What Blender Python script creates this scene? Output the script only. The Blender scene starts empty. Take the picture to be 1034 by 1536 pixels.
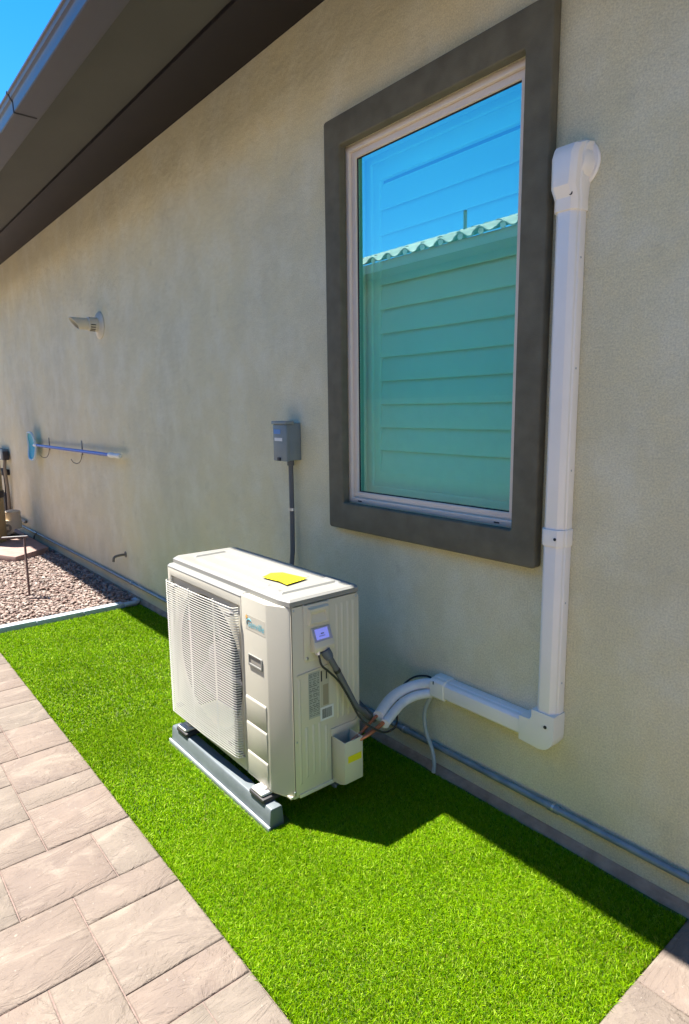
import bpy, bmesh, math, random
import numpy as np
from mathutils import Vector, Matrix
R = math.radians
random.seed(7)
rng = np.random.default_rng(11)
scene = bpy.context.scene
col = scene.collection

# ------------------------------------------------------------------ camera
yaw, pitch, roll = 0.8836301, -0.15902809, -0.0117681
fw = Vector((-math.sin(yaw)*math.cos(pitch), math.cos(yaw)*math.cos(pitch), math.sin(pitch)))
rt = fw.cross(Vector((0, 0, 1))).normalized()
up = rt.cross(fw)
r2 = rt*math.cos(roll) + up*math.sin(roll)
u2 = -rt*math.sin(roll) + up*math.cos(roll)
cd = bpy.data.cameras.new('camera')
cam = bpy.data.objects.new('camera', cd)
col.objects.link(cam)
cam.matrix_world = Matrix(((r2.x, u2.x, -fw.x, 0.0), (r2.y, u2.y, -fw.y, -1.872),
                           (r2.z, u2.z, -fw.z, 1.5), (0, 0, 0, 1)))
cd.sensor_fit = 'VERTICAL'
cd.sensor_height = 36
cd.lens = 954.23/1536*36
cd.clip_start = 0.02
cd.clip_end = 2000
scene.camera = cam

# ------------------------------------------------------------------ light
SUN = Vector((-0.352, -0.214, 1.0)).normalized()
el = math.asin(SUN.z)
world = bpy.data.worlds.new('World')
scene.world = world
world.use_nodes = True
nt = world.node_tree
for n in list(nt.nodes): nt.nodes.remove(n)
sky = nt.nodes.new('ShaderNodeTexSky')
sky.sky_type = 'NISHITA'
sky.sun_disc = False
sky.sun_elevation = el
sky.sun_rotation = math.atan2(SUN.x, SUN.y)
sky.altitude = 1200
sky.air_density = 1.0
sky.dust_density = 0.05
sky.ozone_density = 3.0
bg = nt.nodes.new('ShaderNodeBackground')
bg.inputs['Strength'].default_value = 0.094
wo = nt.nodes.new('ShaderNodeOutputWorld')
hs_ = nt.nodes.new('ShaderNodeHueSaturation')
hs_.inputs['Saturation'].default_value = 1.38
nt.links.new(sky.outputs[0], hs_.inputs['Color'])
nt.links.new(hs_.outputs[0], bg.inputs[0])
nt.links.new(bg.outputs[0], wo.inputs[0])
sl = bpy.data.lights.new('sun', 'SUN')
sl.energy = 4.6
sl.angle = R(0.5)
sl.color = (1.0, 0.95, 0.86)
so = bpy.data.objects.new('sun', sl)
col.objects.link(so)
so.rotation_euler = (-SUN).to_track_quat('-Z', 'Y').to_euler()
so.location = (0, 0, 10)
scene.view_settings.view_transform = 'Standard'
scene.view_settings.look = 'None'
scene.view_settings.exposure = 1.82
scene.view_settings.gamma = 1
scene.view_settings.use_curve_mapping = False
scene.render.engine = 'CYCLES'
scene.cycles.max_bounces = 10
scene.cycles.diffuse_bounces = 5
scene.cycles.transparent_max_bounces = 12

# ------------------------------------------------------------------ materials
def mat(name, color, rough=0.6, metal=0.0, var=0.0, vscale=20, color2=None, bump=0.0, bscale=100,
        bdist=0.002, spec=None, rand=0.0, coat=0.0, detail=6):
    m = bpy.data.materials.new(name); m.use_nodes = True
    t = m.node_tree; N = t.nodes; L = t.links
    b = N['Principled BSDF']
    b.inputs['Roughness'].default_value = rough
    b.inputs['Metallic'].default_value = metal
    if spec is not None: b.inputs['Specular IOR Level'].default_value = spec
    if coat: b.inputs['Coat Weight'].default_value = coat; b.inputs['Coat Roughness'].default_value = 0.1
    c = (*color, 1)
    b.inputs['Base Color'].default_value = c
    tc = N.new('ShaderNodeTexCoord')
    out = None
    if var > 0 or color2:
        no = N.new('ShaderNodeTexNoise'); no.inputs['Scale'].default_value = vscale; no.inputs['Detail'].default_value = detail
        L.new(tc.outputs['Object'], no.inputs['Vector'])
        mr = N.new('ShaderNodeMapRange'); mr.inputs[1].default_value = 0.3; mr.inputs[2].default_value = 0.7
        L.new(no.outputs['Fac'], mr.inputs[0])
        mx = N.new('ShaderNodeMix'); mx.data_type = 'RGBA'
        L.new(mr.outputs[0], mx.inputs[0])
        c2 = color2 if color2 else tuple(x*(1-var) for x in color)
        mx.inputs[6].default_value = (*c2, 1); mx.inputs[7].default_value = c
        out = mx.outputs[2]
    if rand > 0:
        oi = N.new('ShaderNodeObjectInfo')
        mr2 = N.new('ShaderNodeMapRange'); mr2.inputs[3].default_value = 1-rand; mr2.inputs[4].default_value = 1+rand
        L.new(oi.outputs['Random'], mr2.inputs[0])
        hs = N.new('ShaderNodeHueSaturation')
        L.new(mr2.outputs[0], hs.inputs['Value'])
        if out: L.new(out, hs.inputs['Color'])
        else: hs.inputs['Color'].default_value = c
        out = hs.outputs[0]
    if out: L.new(out, b.inputs['Base Color'])
    if bump > 0:
        nb = N.new('ShaderNodeTexNoise'); nb.inputs['Scale'].default_value = bscale; nb.inputs['Detail'].default_value = 8
        L.new(tc.outputs['Object'], nb.inputs['Vector'])
        bp = N.new('ShaderNodeBump'); bp.inputs['Strength'].default_value = bump; bp.inputs['Distance'].default_value = bdist
        L.new(nb.outputs['Fac'], bp.inputs['Height']); L.new(bp.outputs[0], b.inputs['Normal'])
    return m

def stucco(name, c1, c2, c3):
    m = bpy.data.materials.new(name); m.use_nodes = True
    t = m.node_tree; N = t.nodes; L = t.links; b = N['Principled BSDF']
    b.inputs['Roughness'].default_value = 0.92
    b.inputs['Specular IOR Level'].default_value = 0.2
    ge = N.new('ShaderNodeNewGeometry')
    def noise(s, d=6, r=0.6, vec=None):
        n = N.new('ShaderNodeTexNoise'); n.inputs['Scale'].default_value = s; n.inputs['Detail'].default_value = d
        n.inputs['Roughness'].default_value = r
        L.new(vec or ge.outputs['Position'], n.inputs['Vector']); return n.outputs['Fac']
    def mr(x, a, b_, c=0, d=1):
        n = N.new('ShaderNodeMapRange'); n.inputs[1].default_value = a; n.inputs[2].default_value = b_
        n.inputs[3].default_value = c; n.inputs[4].default_value = d; L.new(x, n.inputs[0]); return n.outputs[0]
    def mix(f, a, c, mode='MIX'):
        n = N.new('ShaderNodeMix'); n.data_type = 'RGBA'; n.blend_type = mode
        if hasattr(f, 'name'): L.new(f, n.inputs[0])
        else: n.inputs[0].default_value = f
        for i, x in ((6, a), (7, c)):
            if hasattr(x, 'name'): L.new(x, n.inputs[i])
            else: n.inputs[i].default_value = (*x, 1)
        return n.outputs[2]
    # vertically stretched drips and trowel clouds
    mp = N.new('ShaderNodeMapping'); mp.inputs['Scale'].default_value = (1.0, 1.0, 0.8)
    L.new(ge.outputs['Position'], mp.inputs['Vector'])
    a = mix(mr(noise(1.3, 4), 0.35, 0.65), c1, c2)
    a = mix(mr(noise(4.5, 6, 0.65, mp.outputs[0]), 0.45, 0.75, 0, 0.8), a, c3)
    a = mix(mr(noise(7.5, 7, 0.7), 0.56, 0.74, 0, 0.45), a, tuple(v*0.80 for v in c2))
    sp = mr(noise(170, 3, 0.7), 0.35, 0.65, 0.84, 1.11)
    cmb = N.new('ShaderNodeCombineColor')
    for i in range(3): L.new(sp, cmb.inputs[i])
    a = mix(1.0, a, cmb.outputs[0], 'MULTIPLY')
    L.new(a, b.inputs['Base Color'])
    h1 = noise(330, 4, 0.7); h2 = noise(30, 6); h3 = noise(3, 3)
    ad = N.new('ShaderNodeMath'); ad.operation = 'MULTIPLY_ADD'
    L.new(h2, ad.inputs[0]); ad.inputs[1].default_value = 1.6; L.new(h1, ad.inputs[2])
    ad2 = N.new('ShaderNodeMath'); ad2.operation = 'MULTIPLY_ADD'
    L.new(h3, ad2.inputs[0]); ad2.inputs[1].default_value = 5.0; L.new(ad.outputs[0], ad2.inputs[2])
    bp = N.new('ShaderNodeBump'); bp.inputs['Strength'].default_value = 0.75; bp.inputs['Distance'].default_value = 0.0036
    L.new(ad2.outputs[0], bp.inputs['Height']); L.new(bp.outputs[0], b.inputs['Normal'])
    return m

def paver_mat():
    m = bpy.data.materials.new('paver'); m.use_nodes = True
    t = m.node_tree; N = t.nodes; L = t.links; b = N['Principled BSDF']
    b.inputs['Roughness'].default_value = 0.85
    b.inputs['Specular IOR Level'].default_value = 0.25
    ge = N.new('ShaderNodeNewGeometry'); oi = N.new('ShaderNodeObjectInfo')
    # every stone its own patch of the pattern
    of = N.new('ShaderNodeVectorMath'); of.operation = 'MULTIPLY_ADD'
    cb = N.new('ShaderNodeCombineXYZ')
    for i in range(3): L.new(oi.outputs['Random'], cb.inputs[i])
    L.new(cb.outputs[0], of.inputs[0]); of.inputs[1].default_value = (37, 19, 53); L.new(ge.outputs['Position'], of.inputs[2])
    mp = N.new('ShaderNodeMapping'); mp.inputs['Scale'].default_value = (1.0, 0.45, 1.0); mp.inputs['Rotation'].default_value = (0, 0, R(14))
    L.new(of.outputs[0], mp.inputs['Vector'])
    def noise(s, d, r, vec, dist=0.0):
        n = N.new('ShaderNodeTexNoise'); n.inputs['Scale'].default_value = s; n.inputs['Detail'].default_value = d
        n.inputs['Roughness'].default_value = r; n.inputs['Distortion'].default_value = dist
        L.new(vec, n.inputs['Vector']); return n.outputs['Fac']
    def mr(x, a, b_, c=0, d=1):
        n = N.new('ShaderNodeMapRange'); n.inputs[1].default_value = a; n.inputs[2].default_value = b_
        n.inputs[3].default_value = c; n.inputs[4].default_value = d; L.new(x, n.inputs[0]); return n.outputs[0]
    def mix(f, a, c, mode='MIX'):
        n = N.new('ShaderNodeMix'); n.data_type = 'RGBA'; n.blend_type = mode
        if hasattr(f, 'name'): L.new(f, n.inputs[0])
        else: n.inputs[0].default_value = f
        for i, x in ((6, a), (7, c)):
            if hasattr(x, 'name'): L.new(x, n.inputs[i])
            else: n.inputs[i].default_value = (*x, 1)
        return n.outputs[2]
    pink = (0.196, 0.149, 0.122); grey = (0.170, 0.149, 0.121); pale = (0.258, 0.212, 0.172); mauve = (0.142, 0.112, 0.097)
    per = mix(mr(oi.outputs['Random'], 0.0, 1.0, 0.1, 0.75), pink, grey)
    a = mix(mr(noise(5, 5, 0.6, of.outputs[0], 0.6), 0.42, 0.72, 0, 0.6), per, mauve)
    a = mix(mr(noise(9, 6, 0.6, mp.outputs[0], 1.2), 0.50, 0.72, 0, 0.85), a, pale)
    a = mix(mr(noise(95, 4, 0.7, of.outputs[0]), 0.54, 0.72, 0, 0.5), a, (0.15, 0.12, 0.11))
    a = mix(mr(noise(60, 3, 0.6, of.outputs[0]), 0.66, 0.74, 0, 0.35), a, (0.40, 0.36, 0.31))
    L.new(a, b.inputs['Base Color'])
    h1 = noise(6.5, 6, 0.6, mp.outputs[0], 1.9); h2 = noise(120, 4, 0.7, of.outputs[0])
    rg = mr(h1, 0.35, 0.65)
    # terrace-like ridges
    ws = N.new('ShaderNodeMath'); ws.operation = 'PINGPONG'; L.new(h1, ws.inputs[0]); ws.inputs[1].default_value = 0.07
    ad = N.new('ShaderNodeMath'); ad.operation = 'MULTIPLY_ADD'; L.new(ws.outputs[0], ad.inputs[0]); ad.inputs[1].default_value = 7.0; L.new(rg, ad.inputs[2])
    ad2 = N.new('ShaderNodeMath'); ad2.operation = 'MULTIPLY_ADD'; L.new(h2, ad2.inputs[0]); ad2.inputs[1].default_value = 0.35; L.new(ad.outputs[0], ad2.inputs[2])
    bp = N.new('ShaderNodeBump'); bp.inputs['Strength'].default_value = 0.8; bp.inputs['Distance'].default_value = 0.0045
    L.new(ad2.outputs[0], bp.inputs['Height']); L.new(bp.outputs[0], b.inputs['Normal'])
    return m

M = {}
M['stucco'] = stucco('stucco', (0.78, 0.69, 0.44), (0.68, 0.62, 0.43), (0.82, 0.77, 0.59))
M['trim'] = mat('dark_trim_stucco', (0.168, 0.150, 0.105), 0.9, var=0.25, vscale=14, bump=0.7, bscale=260, bdist=0.0025, spec=0.2)
M['stem'] = mat('stem_wall', (0.46, 0.31, 0.20), 0.95, color2=(0.30, 0.19, 0.12), vscale=18, bump=0.8, bscale=60, bdist=0.006)
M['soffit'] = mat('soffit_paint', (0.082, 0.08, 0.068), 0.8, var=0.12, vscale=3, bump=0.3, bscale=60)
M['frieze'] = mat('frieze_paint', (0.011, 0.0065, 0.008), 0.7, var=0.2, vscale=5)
M['gutter'] = mat('gutter_metal', (0.075, 0.066, 0.078), 0.38, var=0.1, vscale=9, spec=0.6)
M['joint'] = mat('dark_sealant', (0.015, 0.015, 0.018), 0.6)
M['vinyl'] = mat('window_vinyl', (0.78, 0.66, 0.55), 0.45, var=0.05, vscale=10)
M['dark'] = mat('dark_gap', (0.02, 0.02, 0.022), 0.8)
M['room'] = mat('room_paint', (0.35, 0.33, 0.3), 0.9)
M['shutter'] = mat('shutter_paint', (0.90, 0.90, 0.87), 0.4)
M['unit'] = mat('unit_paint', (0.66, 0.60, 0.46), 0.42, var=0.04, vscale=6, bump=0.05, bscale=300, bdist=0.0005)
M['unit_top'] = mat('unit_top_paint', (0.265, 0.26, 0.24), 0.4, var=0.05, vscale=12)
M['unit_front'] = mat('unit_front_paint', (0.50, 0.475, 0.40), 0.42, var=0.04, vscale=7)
M['grille'] = mat('grille_plastic', (0.56, 0.545, 0.49), 0.4)
M['fan'] = mat('fan_plastic', (0.10, 0.10, 0.115), 0.35, spec=0.5)
M['coil'] = mat('coil_fins', (0.035, 0.035, 0.04), 0.6, var=0.4, vscale=200)
M['rail'] = mat('rail_plastic', (0.11, 0.13, 0.142), 0.5, color2=(0.145, 0.168, 0.182), vscale=14, bump=0.15, bscale=120)
M['rail_edge'] = mat('rail_edge_worn', (0.36, 0.40, 0.43), 0.6, var=0.2, vscale=60)
M['rubber'] = mat('black_rubber', (0.03, 0.027, 0.03), 0.6)
M['cap'] = mat('white_cap', (0.74, 0.70, 0.67), 0.45, var=0.06, vscale=30)
M['pvc'] = mat('white_cover_plastic', (0.90, 0.84, 0.77), 0.36, var=0.04, vscale=7, spec=0.5)
M['pvc2'] = mat('cream_fitting_plastic', (0.86, 0.81, 0.72), 0.36, var=0.04, vscale=9)
M['insul'] = mat('white_insulation', (0.82, 0.79, 0.77), 0.6, var=0.08, vscale=30)
M['copper'] = mat('copper', (0.62, 0.25, 0.14), 0.35, metal=0.85, var=0.35, vscale=40)
M['black'] = mat('black_cable', (0.012, 0.012, 0.014), 0.45)
M['flex'] = mat('grey_flex_conduit', (0.105, 0.11, 0.12), 0.5)
M['fitting'] = mat('slate_fitting', (0.10, 0.12, 0.16), 0.5)
M['zinc'] = mat('zinc', (0.55, 0.57, 0.6), 0.35, metal=0.9, var=0.2, vscale=80)
M['pipe'] = mat('galvanised_conduit', (0.26, 0.31, 0.34), 0.45, color2=(0.16, 0.21, 0.25), vscale=22, metal=0.25)
M['box'] = mat('grey_box_paint', (0.20, 0.24, 0.25), 0.5, var=0.1, vscale=20)
M['yellow'] = mat('yellow_sticker', (0.80, 0.68, 0.01), 0.5)
M['orange'] = mat('orange_print', (0.75, 0.42, 0.10), 0.5)
M['teal'] = mat('teal_print', (0.10, 0.42, 0.52), 0.5)
M['blue_print'] = mat('blue_print', (0.10, 0.24, 0.52), 0.5)
M['paper'] = mat('white_label', (0.72, 0.72, 0.70), 0.5)
M['label_grey'] = mat('grey_label', (0.42, 0.43, 0.36), 0.5)
M['ink'] = mat('ink', (0.03, 0.03, 0.035), 0.5)
M['inkg'] = mat('grey_ink', (0.16, 0.17, 0.15), 0.5)
M['hose'] = mat('clear_grey_hose', (0.42, 0.44, 0.42), 0.35)
M['vent'] = mat('beige_vent_plastic', (0.62, 0.56, 0.44), 0.45, var=0.05)
M['spout'] = mat('tan_painted_pipe', (0.20, 0.17, 0.13), 0.5)
M['pole'] = mat('blue_pole', (0.015, 0.08, 0.50), 0.35, spec=0.4)
M['net'] = mat('cyan_net', (0.05, 0.42, 0.55), 0.6)
M['netrim'] = mat('pale_net_rim', (0.50, 0.62, 0.66), 0.5)
M['white'] = mat('white_plastic', (0.8, 0.78, 0.74), 0.4)
M['stake'] = mat('rusty_stake', (0.085, 0.04, 0.042), 0.6, color2=(0.14, 0.085, 0.08), vscale=30)
M['steel'] = mat('bare_steel', (0.6, 0.6, 0.6), 0.4, metal=0.6)
M['tank'] = mat('tan_tank', (0.34, 0.255, 0.12), 0.45, var=0.1)
M['pump'] = mat('beige_pump', (0.60, 0.50, 0.36), 0.45)
M['slab'] = mat('red_brown_slab', (0.33, 0.22, 0.19), 0.85, var=0.25, vscale=12, bump=0.5, bscale=60)
M['edging'] = mat('blue_grey_edging', (0.40, 0.47, 0.52), 0.6, color2=(0.30, 0.37, 0.42), vscale=16, bump=0.3, bscale=90)
M['sand'] = mat('joint_sand', (0.25, 0.175, 0.15), 0.95, var=0.4, vscale=90)
M['earth'] = mat('desert_earth', (0.30, 0.235, 0.19), 0.95, var=0.3, vscale=3, bump=0.8, bscale=25, bdist=0.02)
M['paver'] = paver_mat()
M['plain_walk'] = mat('distant_pavers', (0.36, 0.30, 0.25), 0.85, var=0.2, vscale=4)  # lighter than the visible pavers, to throw more light on the wall
M['nstucco'] = mat('neighbour_stucco', (0.52, 0.45, 0.35), 0.92, var=0.1, vscale=3, bump=0.4, bscale=120)
M['block'] = mat('block_wall', (0.60, 0.52, 0.42), 0.92, var=0.15, vscale=8, bump=0.5, bscale=60)
M['rtile'] = mat('roof_tile', (0.60, 0.50, 0.42), 0.8, color2=(0.36, 0.28, 0.23), vscale=5, rand=0.22, bump=0.3, bscale=50)
M['mortar'] = mat('pale_mortar', (0.8, 0.77, 0.7), 0.9)
M['mesh_turf'] = mat('turf_backing', (0.05, 0.10, 0.01), 0.95, color2=(0.08, 0.10, 0.02), vscale=30)

def stone_mat():
    m = mat('gravel_stone', (0.44, 0.30, 0.25), 0.85)
    N = m.node_tree.nodes; L = m.node_tree.links; b = N['Principled BSDF']
    at = N.new('ShaderNodeAttribute'); at.attribute_name = 'tint'; L.new(at.outputs['Color'], b.inputs['Base Color'])
    return m
M['stone'] = stone_mat()
def blade_mat():
    m = bpy.data.materials.new('turf_blade'); m.use_nodes = True
    t = m.node_tree; N = t.nodes; L = t.links; b = N['Principled BSDF']
    b.inputs['Roughness'].default_value = 0.6
    b.inputs['Specular IOR Level'].default_value = 0.06
    at = N.new('ShaderNodeAttribute'); at.attribute_name = 'tint'; L.new(at.outputs['Color'], b.inputs['Base Color'])
    tr = N.new('ShaderNodeBsdfTranslucent'); L.new(at.outputs['Color'], tr.inputs['Color'])
    mx = N.new('ShaderNodeMixShader'); mx.inputs[0].default_value = 0.38
    L.new(b.outputs[0], mx.inputs[1]); L.new(tr.outputs[0], mx.inputs[2])
    L.new(mx.outputs[0], N['Material Output'].inputs[0])
    return m
M['blade'] = blade_mat()
def glass_mat():
    m = bpy.data.materials.new('tinted_window_glass'); m.use_nodes = True
    t = m.node_tree; N = t.nodes; L = t.links
    for n in list(N): N.remove(n)
    o = N.new('ShaderNodeOutputMaterial'); g = N.new('ShaderNodeBsdfGlossy'); g.inputs['Roughness'].default_value = 0.0
    g.inputs['Color'].default_value = (0.55, 1, 1, 1)
    tr = N.new('ShaderNodeBsdfTransparent'); tr.inputs['Color'].default_value = (0.34, 1.0, 0.86, 1)
    # coated pane: same reflectance from both sides, rising towards grazing angles
    lw = N.new('ShaderNodeLayerWeight'); lw.inputs['Blend'].default_value = 0.5
    pw = N.new('ShaderNodeMath'); pw.operation = 'POWER'; L.new(lw.outputs['Facing'], pw.inputs[0]); pw.inputs[1].default_value = 4.0
    mr = N.new('ShaderNodeMapRange'); mr.inputs[3].default_value = 0.36; mr.inputs[4].default_value = 1.0
    L.new(pw.outputs[0], mr.inputs[0])
    mx = N.new('ShaderNodeMixShader'); L.new(mr.outputs[0], mx.inputs[0])
    L.new(tr.outputs[0], mx.inputs[1]); L.new(g.outputs[0], mx.inputs[2]); L.new(mx.outputs[0], o.inputs[0])
    return m
M['glass'] = glass_mat()
def clear_mat():
    m = bpy.data.materials.new('inner_glass_face'); m.use_nodes = True
    N = m.node_tree.nodes; L = m.node_tree.links
    for n in list(N): N.remove(n)
    o = N.new('ShaderNodeOutputMaterial'); tr = N.new('ShaderNodeBsdfTransparent'); L.new(tr.outputs[0], o.inputs[0]); return m
M['clear'] = clear_mat()
def sky_glow_mat():
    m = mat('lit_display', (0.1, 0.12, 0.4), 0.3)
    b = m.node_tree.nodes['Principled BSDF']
    b.inputs['Emission Color'].default_value = (0.24, 0.27, 0.80, 1); b.inputs['Emission Strength'].default_value = 0.22  # emission imitates sky reflected in a glossy label
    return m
M['screen'] = sky_glow_mat()
M['screen_bezel'] = mat('display_bezel', (0.36, 0.35, 0.44), 0.35)

# ------------------------------------------------------------------ builders
def wloc(o):
    v = Vector((0, 0, 0))
    while o: v += o.location; o = o.parent
    return v
def tag(o, label=None, cat=None, group=None, kind=None):
    if label: o['label'] = label
    if cat: o['category'] = cat
    if group: o['group'] = group
    if kind: o['kind'] = kind
    return o
def thing(name, loc, label, cat, group=None):
    o = bpy.data.objects.new(name, None); col.objects.link(o); o.location = loc; o.empty_display_size = 0.05
    return tag(o, label, cat, group)

class MB:
    def __init__(s): s.v = []; s.f = []
    def add(s, vs, fs):
        k = len(s.v); s.v += [tuple(v) for v in vs]; s.f += [tuple(i+k for i in f) for f in fs]; return s
    def box(s, x0, x1, y0, y1, z0, z1):
        x0, x1 = sorted((x0, x1)); y0, y1 = sorted((y0, y1)); z0, z1 = sorted((z0, z1))
        return s.add([(x0,y0,z0),(x1,y0,z0),(x1,y1,z0),(x0,y1,z0),(x0,y0,z1),(x1,y0,z1),(x1,y1,z1),(x0,y1,z1)],
                     [(3,2,1,0),(4,5,6,7),(0,1,5,4),(1,2,6,5),(2,3,7,6),(3,0,4,7)])
    def prism(s, poly, axis, a, b):
        def P(p, t):
            if axis == 'z': return (p[0], p[1], t)
            if axis == 'y': return (p[0], t, p[1])
            return (t, p[0], p[1])
        n = len(poly)
        vs = [P(p, a) for p in poly] + [P(p, b) for p in poly]
        fs = [tuple(range(n))[::-1], tuple(range(n, 2*n))] + [(i, (i+1) % n, n+(i+1) % n, n+i) for i in range(n)]
        return s.add(vs, fs)
    def tube(s, pts, r, n=10, closed=False, caps=True):
        pts = [Vector(p) for p in pts]; m = len(pts)
        rs = r if isinstance(r, (list, tuple)) else [r]*m
        tang = []
        for i in range(m):
            a = pts[i-1] if (i > 0 or closed) else pts[0]; b = pts[(i+1) % m] if (i < m-1 or closed) else pts[-1]
            tang.append((b-a).normalized())
        ref = Vector((0, 0, 1)) if abs(tang[0].z) < 0.9 else Vector((1, 0, 0))
        u = tang[0].cross(ref).normalized(); vs = []
        for i in range(m):
            if i: u = (u - tang[i]*u.dot(tang[i])).normalized()
            w = tang[i].cross(u)
            for k in range(n):
                a = 2*math.pi*k/n; vs.append(pts[i] + (u*math.cos(a)+w*math.sin(a))*rs[i])
        fs = []
        for i in range(m if closed else m-1):
            j = (i+1) % m
            for k in range(n):
                l = (k+1) % n; fs.append((i*n+k, i*n+l, j*n+l, j*n+k))
        if caps and not closed: fs += [tuple(range(n))[::-1], tuple((m-1)*n+k for k in range(n))]
        return s.add(vs, fs)
    def lathe(s, prof, origin, axis=(0, 0, 1), n=24, close=True):
        # prof: (radius, height along axis)
        ax = Vector(axis).normalized(); ref = Vector((0, 0, 1)) if abs(ax.z) < 0.9 else Vector((1, 0, 0))
        u = ax.cross(ref).normalized(); w = ax.cross(u); o = Vector(origin); vs = []
        for rr, h in prof:
            for k in range(n):
                a = 2*math.pi*k/n; vs.append(o + ax*h + (u*math.cos(a)+w*math.sin(a))*rr)
        fs = [(i*n+k, i*n+(k+1) % n, (i+1)*n+(k+1) % n, (i+1)*n+k) for i in range(len(prof)-1) for k in range(n)]
        if close: fs += [tuple(range(n))[::-1], tuple((len(prof)-1)*n+k for k in range(n))]
        return s.add(vs, fs)
    def ring(s, x0, x1, z0, z1, w, y0, y1):
        if not isinstance(w, (list, tuple)): w = (w, w, w, w)  # left right bottom top
        a = [(x0,z0),(x1,z0),(x1,z1),(x0,z1)]; b = [(x0+w[0],z0+w[2]),(x1-w[1],z0+w[2]),(x1-w[1],z1-w[3]),(x0+w[0],z1-w[3])]
        vs = [(p[0], y, p[1]) for y in (y0, y1) for p in a+b]; fs = []
        for i in range(4):
            j = (i+1) % 4
            fs += [(i, j, 4+j, 4+i), (8+j, 8+i, 12+i, 12+j), (j, i, 8+i, 8+j), (4+i, 4+j, 12+j, 12+i)]
        return s.add(vs, fs)
    def build(s, name, m, parent=None, bevel=0, seg=2, smooth=False, label=None, kind=None, ang=35):
        off = wloc(parent)
        me = bpy.data.meshes.new(name)
        me.from_pydata([(v[0]-off.x, v[1]-off.y, v[2]-off.z) for v in s.v], [], s.f)
        bm = bmesh.new(); bm.from_mesh(me)
        bmesh.ops.recalc_face_normals(bm, faces=bm.faces)
        if bevel:
            ed = [e for e in bm.edges if len(e.link_faces) == 2 and e.calc_face_angle(0) > R(30)]
            bmesh.ops.bevel(bm, geom=ed, offset=bevel, segments=seg, profile=0.5, affect='EDGES', clamp_overlap=True)
        bm.to_mesh(me); bm.free()
        if bevel or smooth:
            me.polygons.foreach_set('use_smooth', [True]*len(me.polygons))
            me.set_sharp_from_angle(angle=R(ang))
        me.materials.append(m)
        o = bpy.data.objects.new(name, me); col.objects.link(o)
        if parent: o.parent = parent
        if label: o['label'] = label
        if kind: o['kind'] = kind
        return o

def spline(pts, n=8):
    P = [Vector(p) for p in pts]; P = [P[0]*2-P[1]] + P + [P[-1]*2-P[-2]]; out = []
    for i in range(1, len(P)-2):
        for k in range(n):
            t = k/n; a, b, c, d = P[i-1], P[i], P[i+1], P[i+2]
            out.append(0.5*((2*b)+(c-a)*t+(2*a-5*b+4*c-d)*t*t+(3*b-a-3*c+d)*t**3))
    out.append(P[-2]); return out

def text_mesh(txt, size, origin, ux, uz, depth, name, m, parent, italic=0.0):
    cu = bpy.data.curves.new('lettering', 'FONT'); cu.body = txt; cu.size = size; cu.shear = italic; cu.resolution_u = 3
    t = bpy.data.objects.new('lettering', cu); col.objects.link(t)
    bpy.context.view_layer.update()
    me = bpy.data.meshes.new_from_object(t.evaluated_get(bpy.context.evaluated_depsgraph_get()))
    vs = [(v.co.x, v.co.y) for v in me.vertices]; fs = [tuple(p.vertices) for p in me.polygons]
    bpy.data.objects.remove(t); bpy.data.curves.remove(cu); bpy.data.meshes.remove(me)
    o = Vector(origin); ux = Vector(ux); uz = Vector(uz)
    b = MB(); b.add([o+ux*x+uz*z for x, z in vs], fs)
    return b.build(name, m, parent)

# ------------------------------------------------------------------ ground
g = MB(); g.box(-300, 300, -300, 300, -0.6, -0.045)
tag(g.build('ground', M['earth']), kind='structure')

# house ------------------------------------------------------------
HX0, HX1 = -13.6, 6.0
house = thing('house', (-4, 0, 0), 'tan stucco house with dark framed window and brown eaves, wall along the lawn', 'house')
WX0, WX1, WZ0, WZ1 = -2.248, -1.32, 1.08, 2.602
w = MB()
# wall sheet with a real opening, 0.22 m deep
xs = [HX0, WX0, WX1, HX1]; zs = [0.020, WZ0, WZ1, 3.245]
for i in range(3):
    for k in range(3):
        if i == 1 and k == 1: continue
        w.add([(xs[i],0,zs[k]),(xs[i+1],0,zs[k]),(xs[i+1],0,zs[k+1]),(xs[i],0,zs[k+1])], [(0,1,2,3)])
w.add([(WX0,0,WZ0),(WX1,0,WZ0),(WX1,.22,WZ0),(WX0,.22,WZ0)], [(0,1,2,3)])
w.add([(WX0,0,WZ1),(WX1,0,WZ1),(WX1,.22,WZ1),(WX0,.22,WZ1)], [(3,2,1,0)])
w.add([(WX0,0,WZ0),(WX0,0,WZ1),(WX0,.22,WZ1),(WX0,.22,WZ0)], [(0,1,2,3)])
w.add([(WX1,0,WZ0),(WX1,0,WZ1),(WX1,.22,WZ1),(WX1,.22,WZ0)], [(3,2,1,0)])
w.add([(HX0,0,0.020),(HX0,9,0.020),(HX0,9,3.245),(HX0,0,3.245)], [(0,1,2,3)])
w.add([(HX1,0,0.020),(HX1,9,0.020),(HX1,9,3.245),(HX1,0,3.245)], [(3,2,1,0)])
w.add([(HX0,9,0.020),(HX1,9,0.020),(HX1,9,3.245),(HX0,9,3.245)], [(3,2,1,0)])
w.build('wall', M['stucco'], house)
# concrete stem below the stucco, slightly uneven
b = MB(); n = 180
vs = []; 
for i in range(n+1):
    x = HX0+(HX1-HX0)*i/n
    e = 0.004*math.sin(i*1.7)+0.003*math.sin(i*4.1)
    vs += [(x, 0.004, 0.022+e*0.8), (x, -0.010+e, 0.008+e), (x, -0.036+e*1.5, -0.03)]
b.add(vs, [(3*i+j, 3*i+3+j, 3*i+4+j, 3*i+1+j) for i in range(n) for j in (0, 1)])
b.build('stem_wall', M['stem'], house, smooth=True, ang=80)
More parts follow.
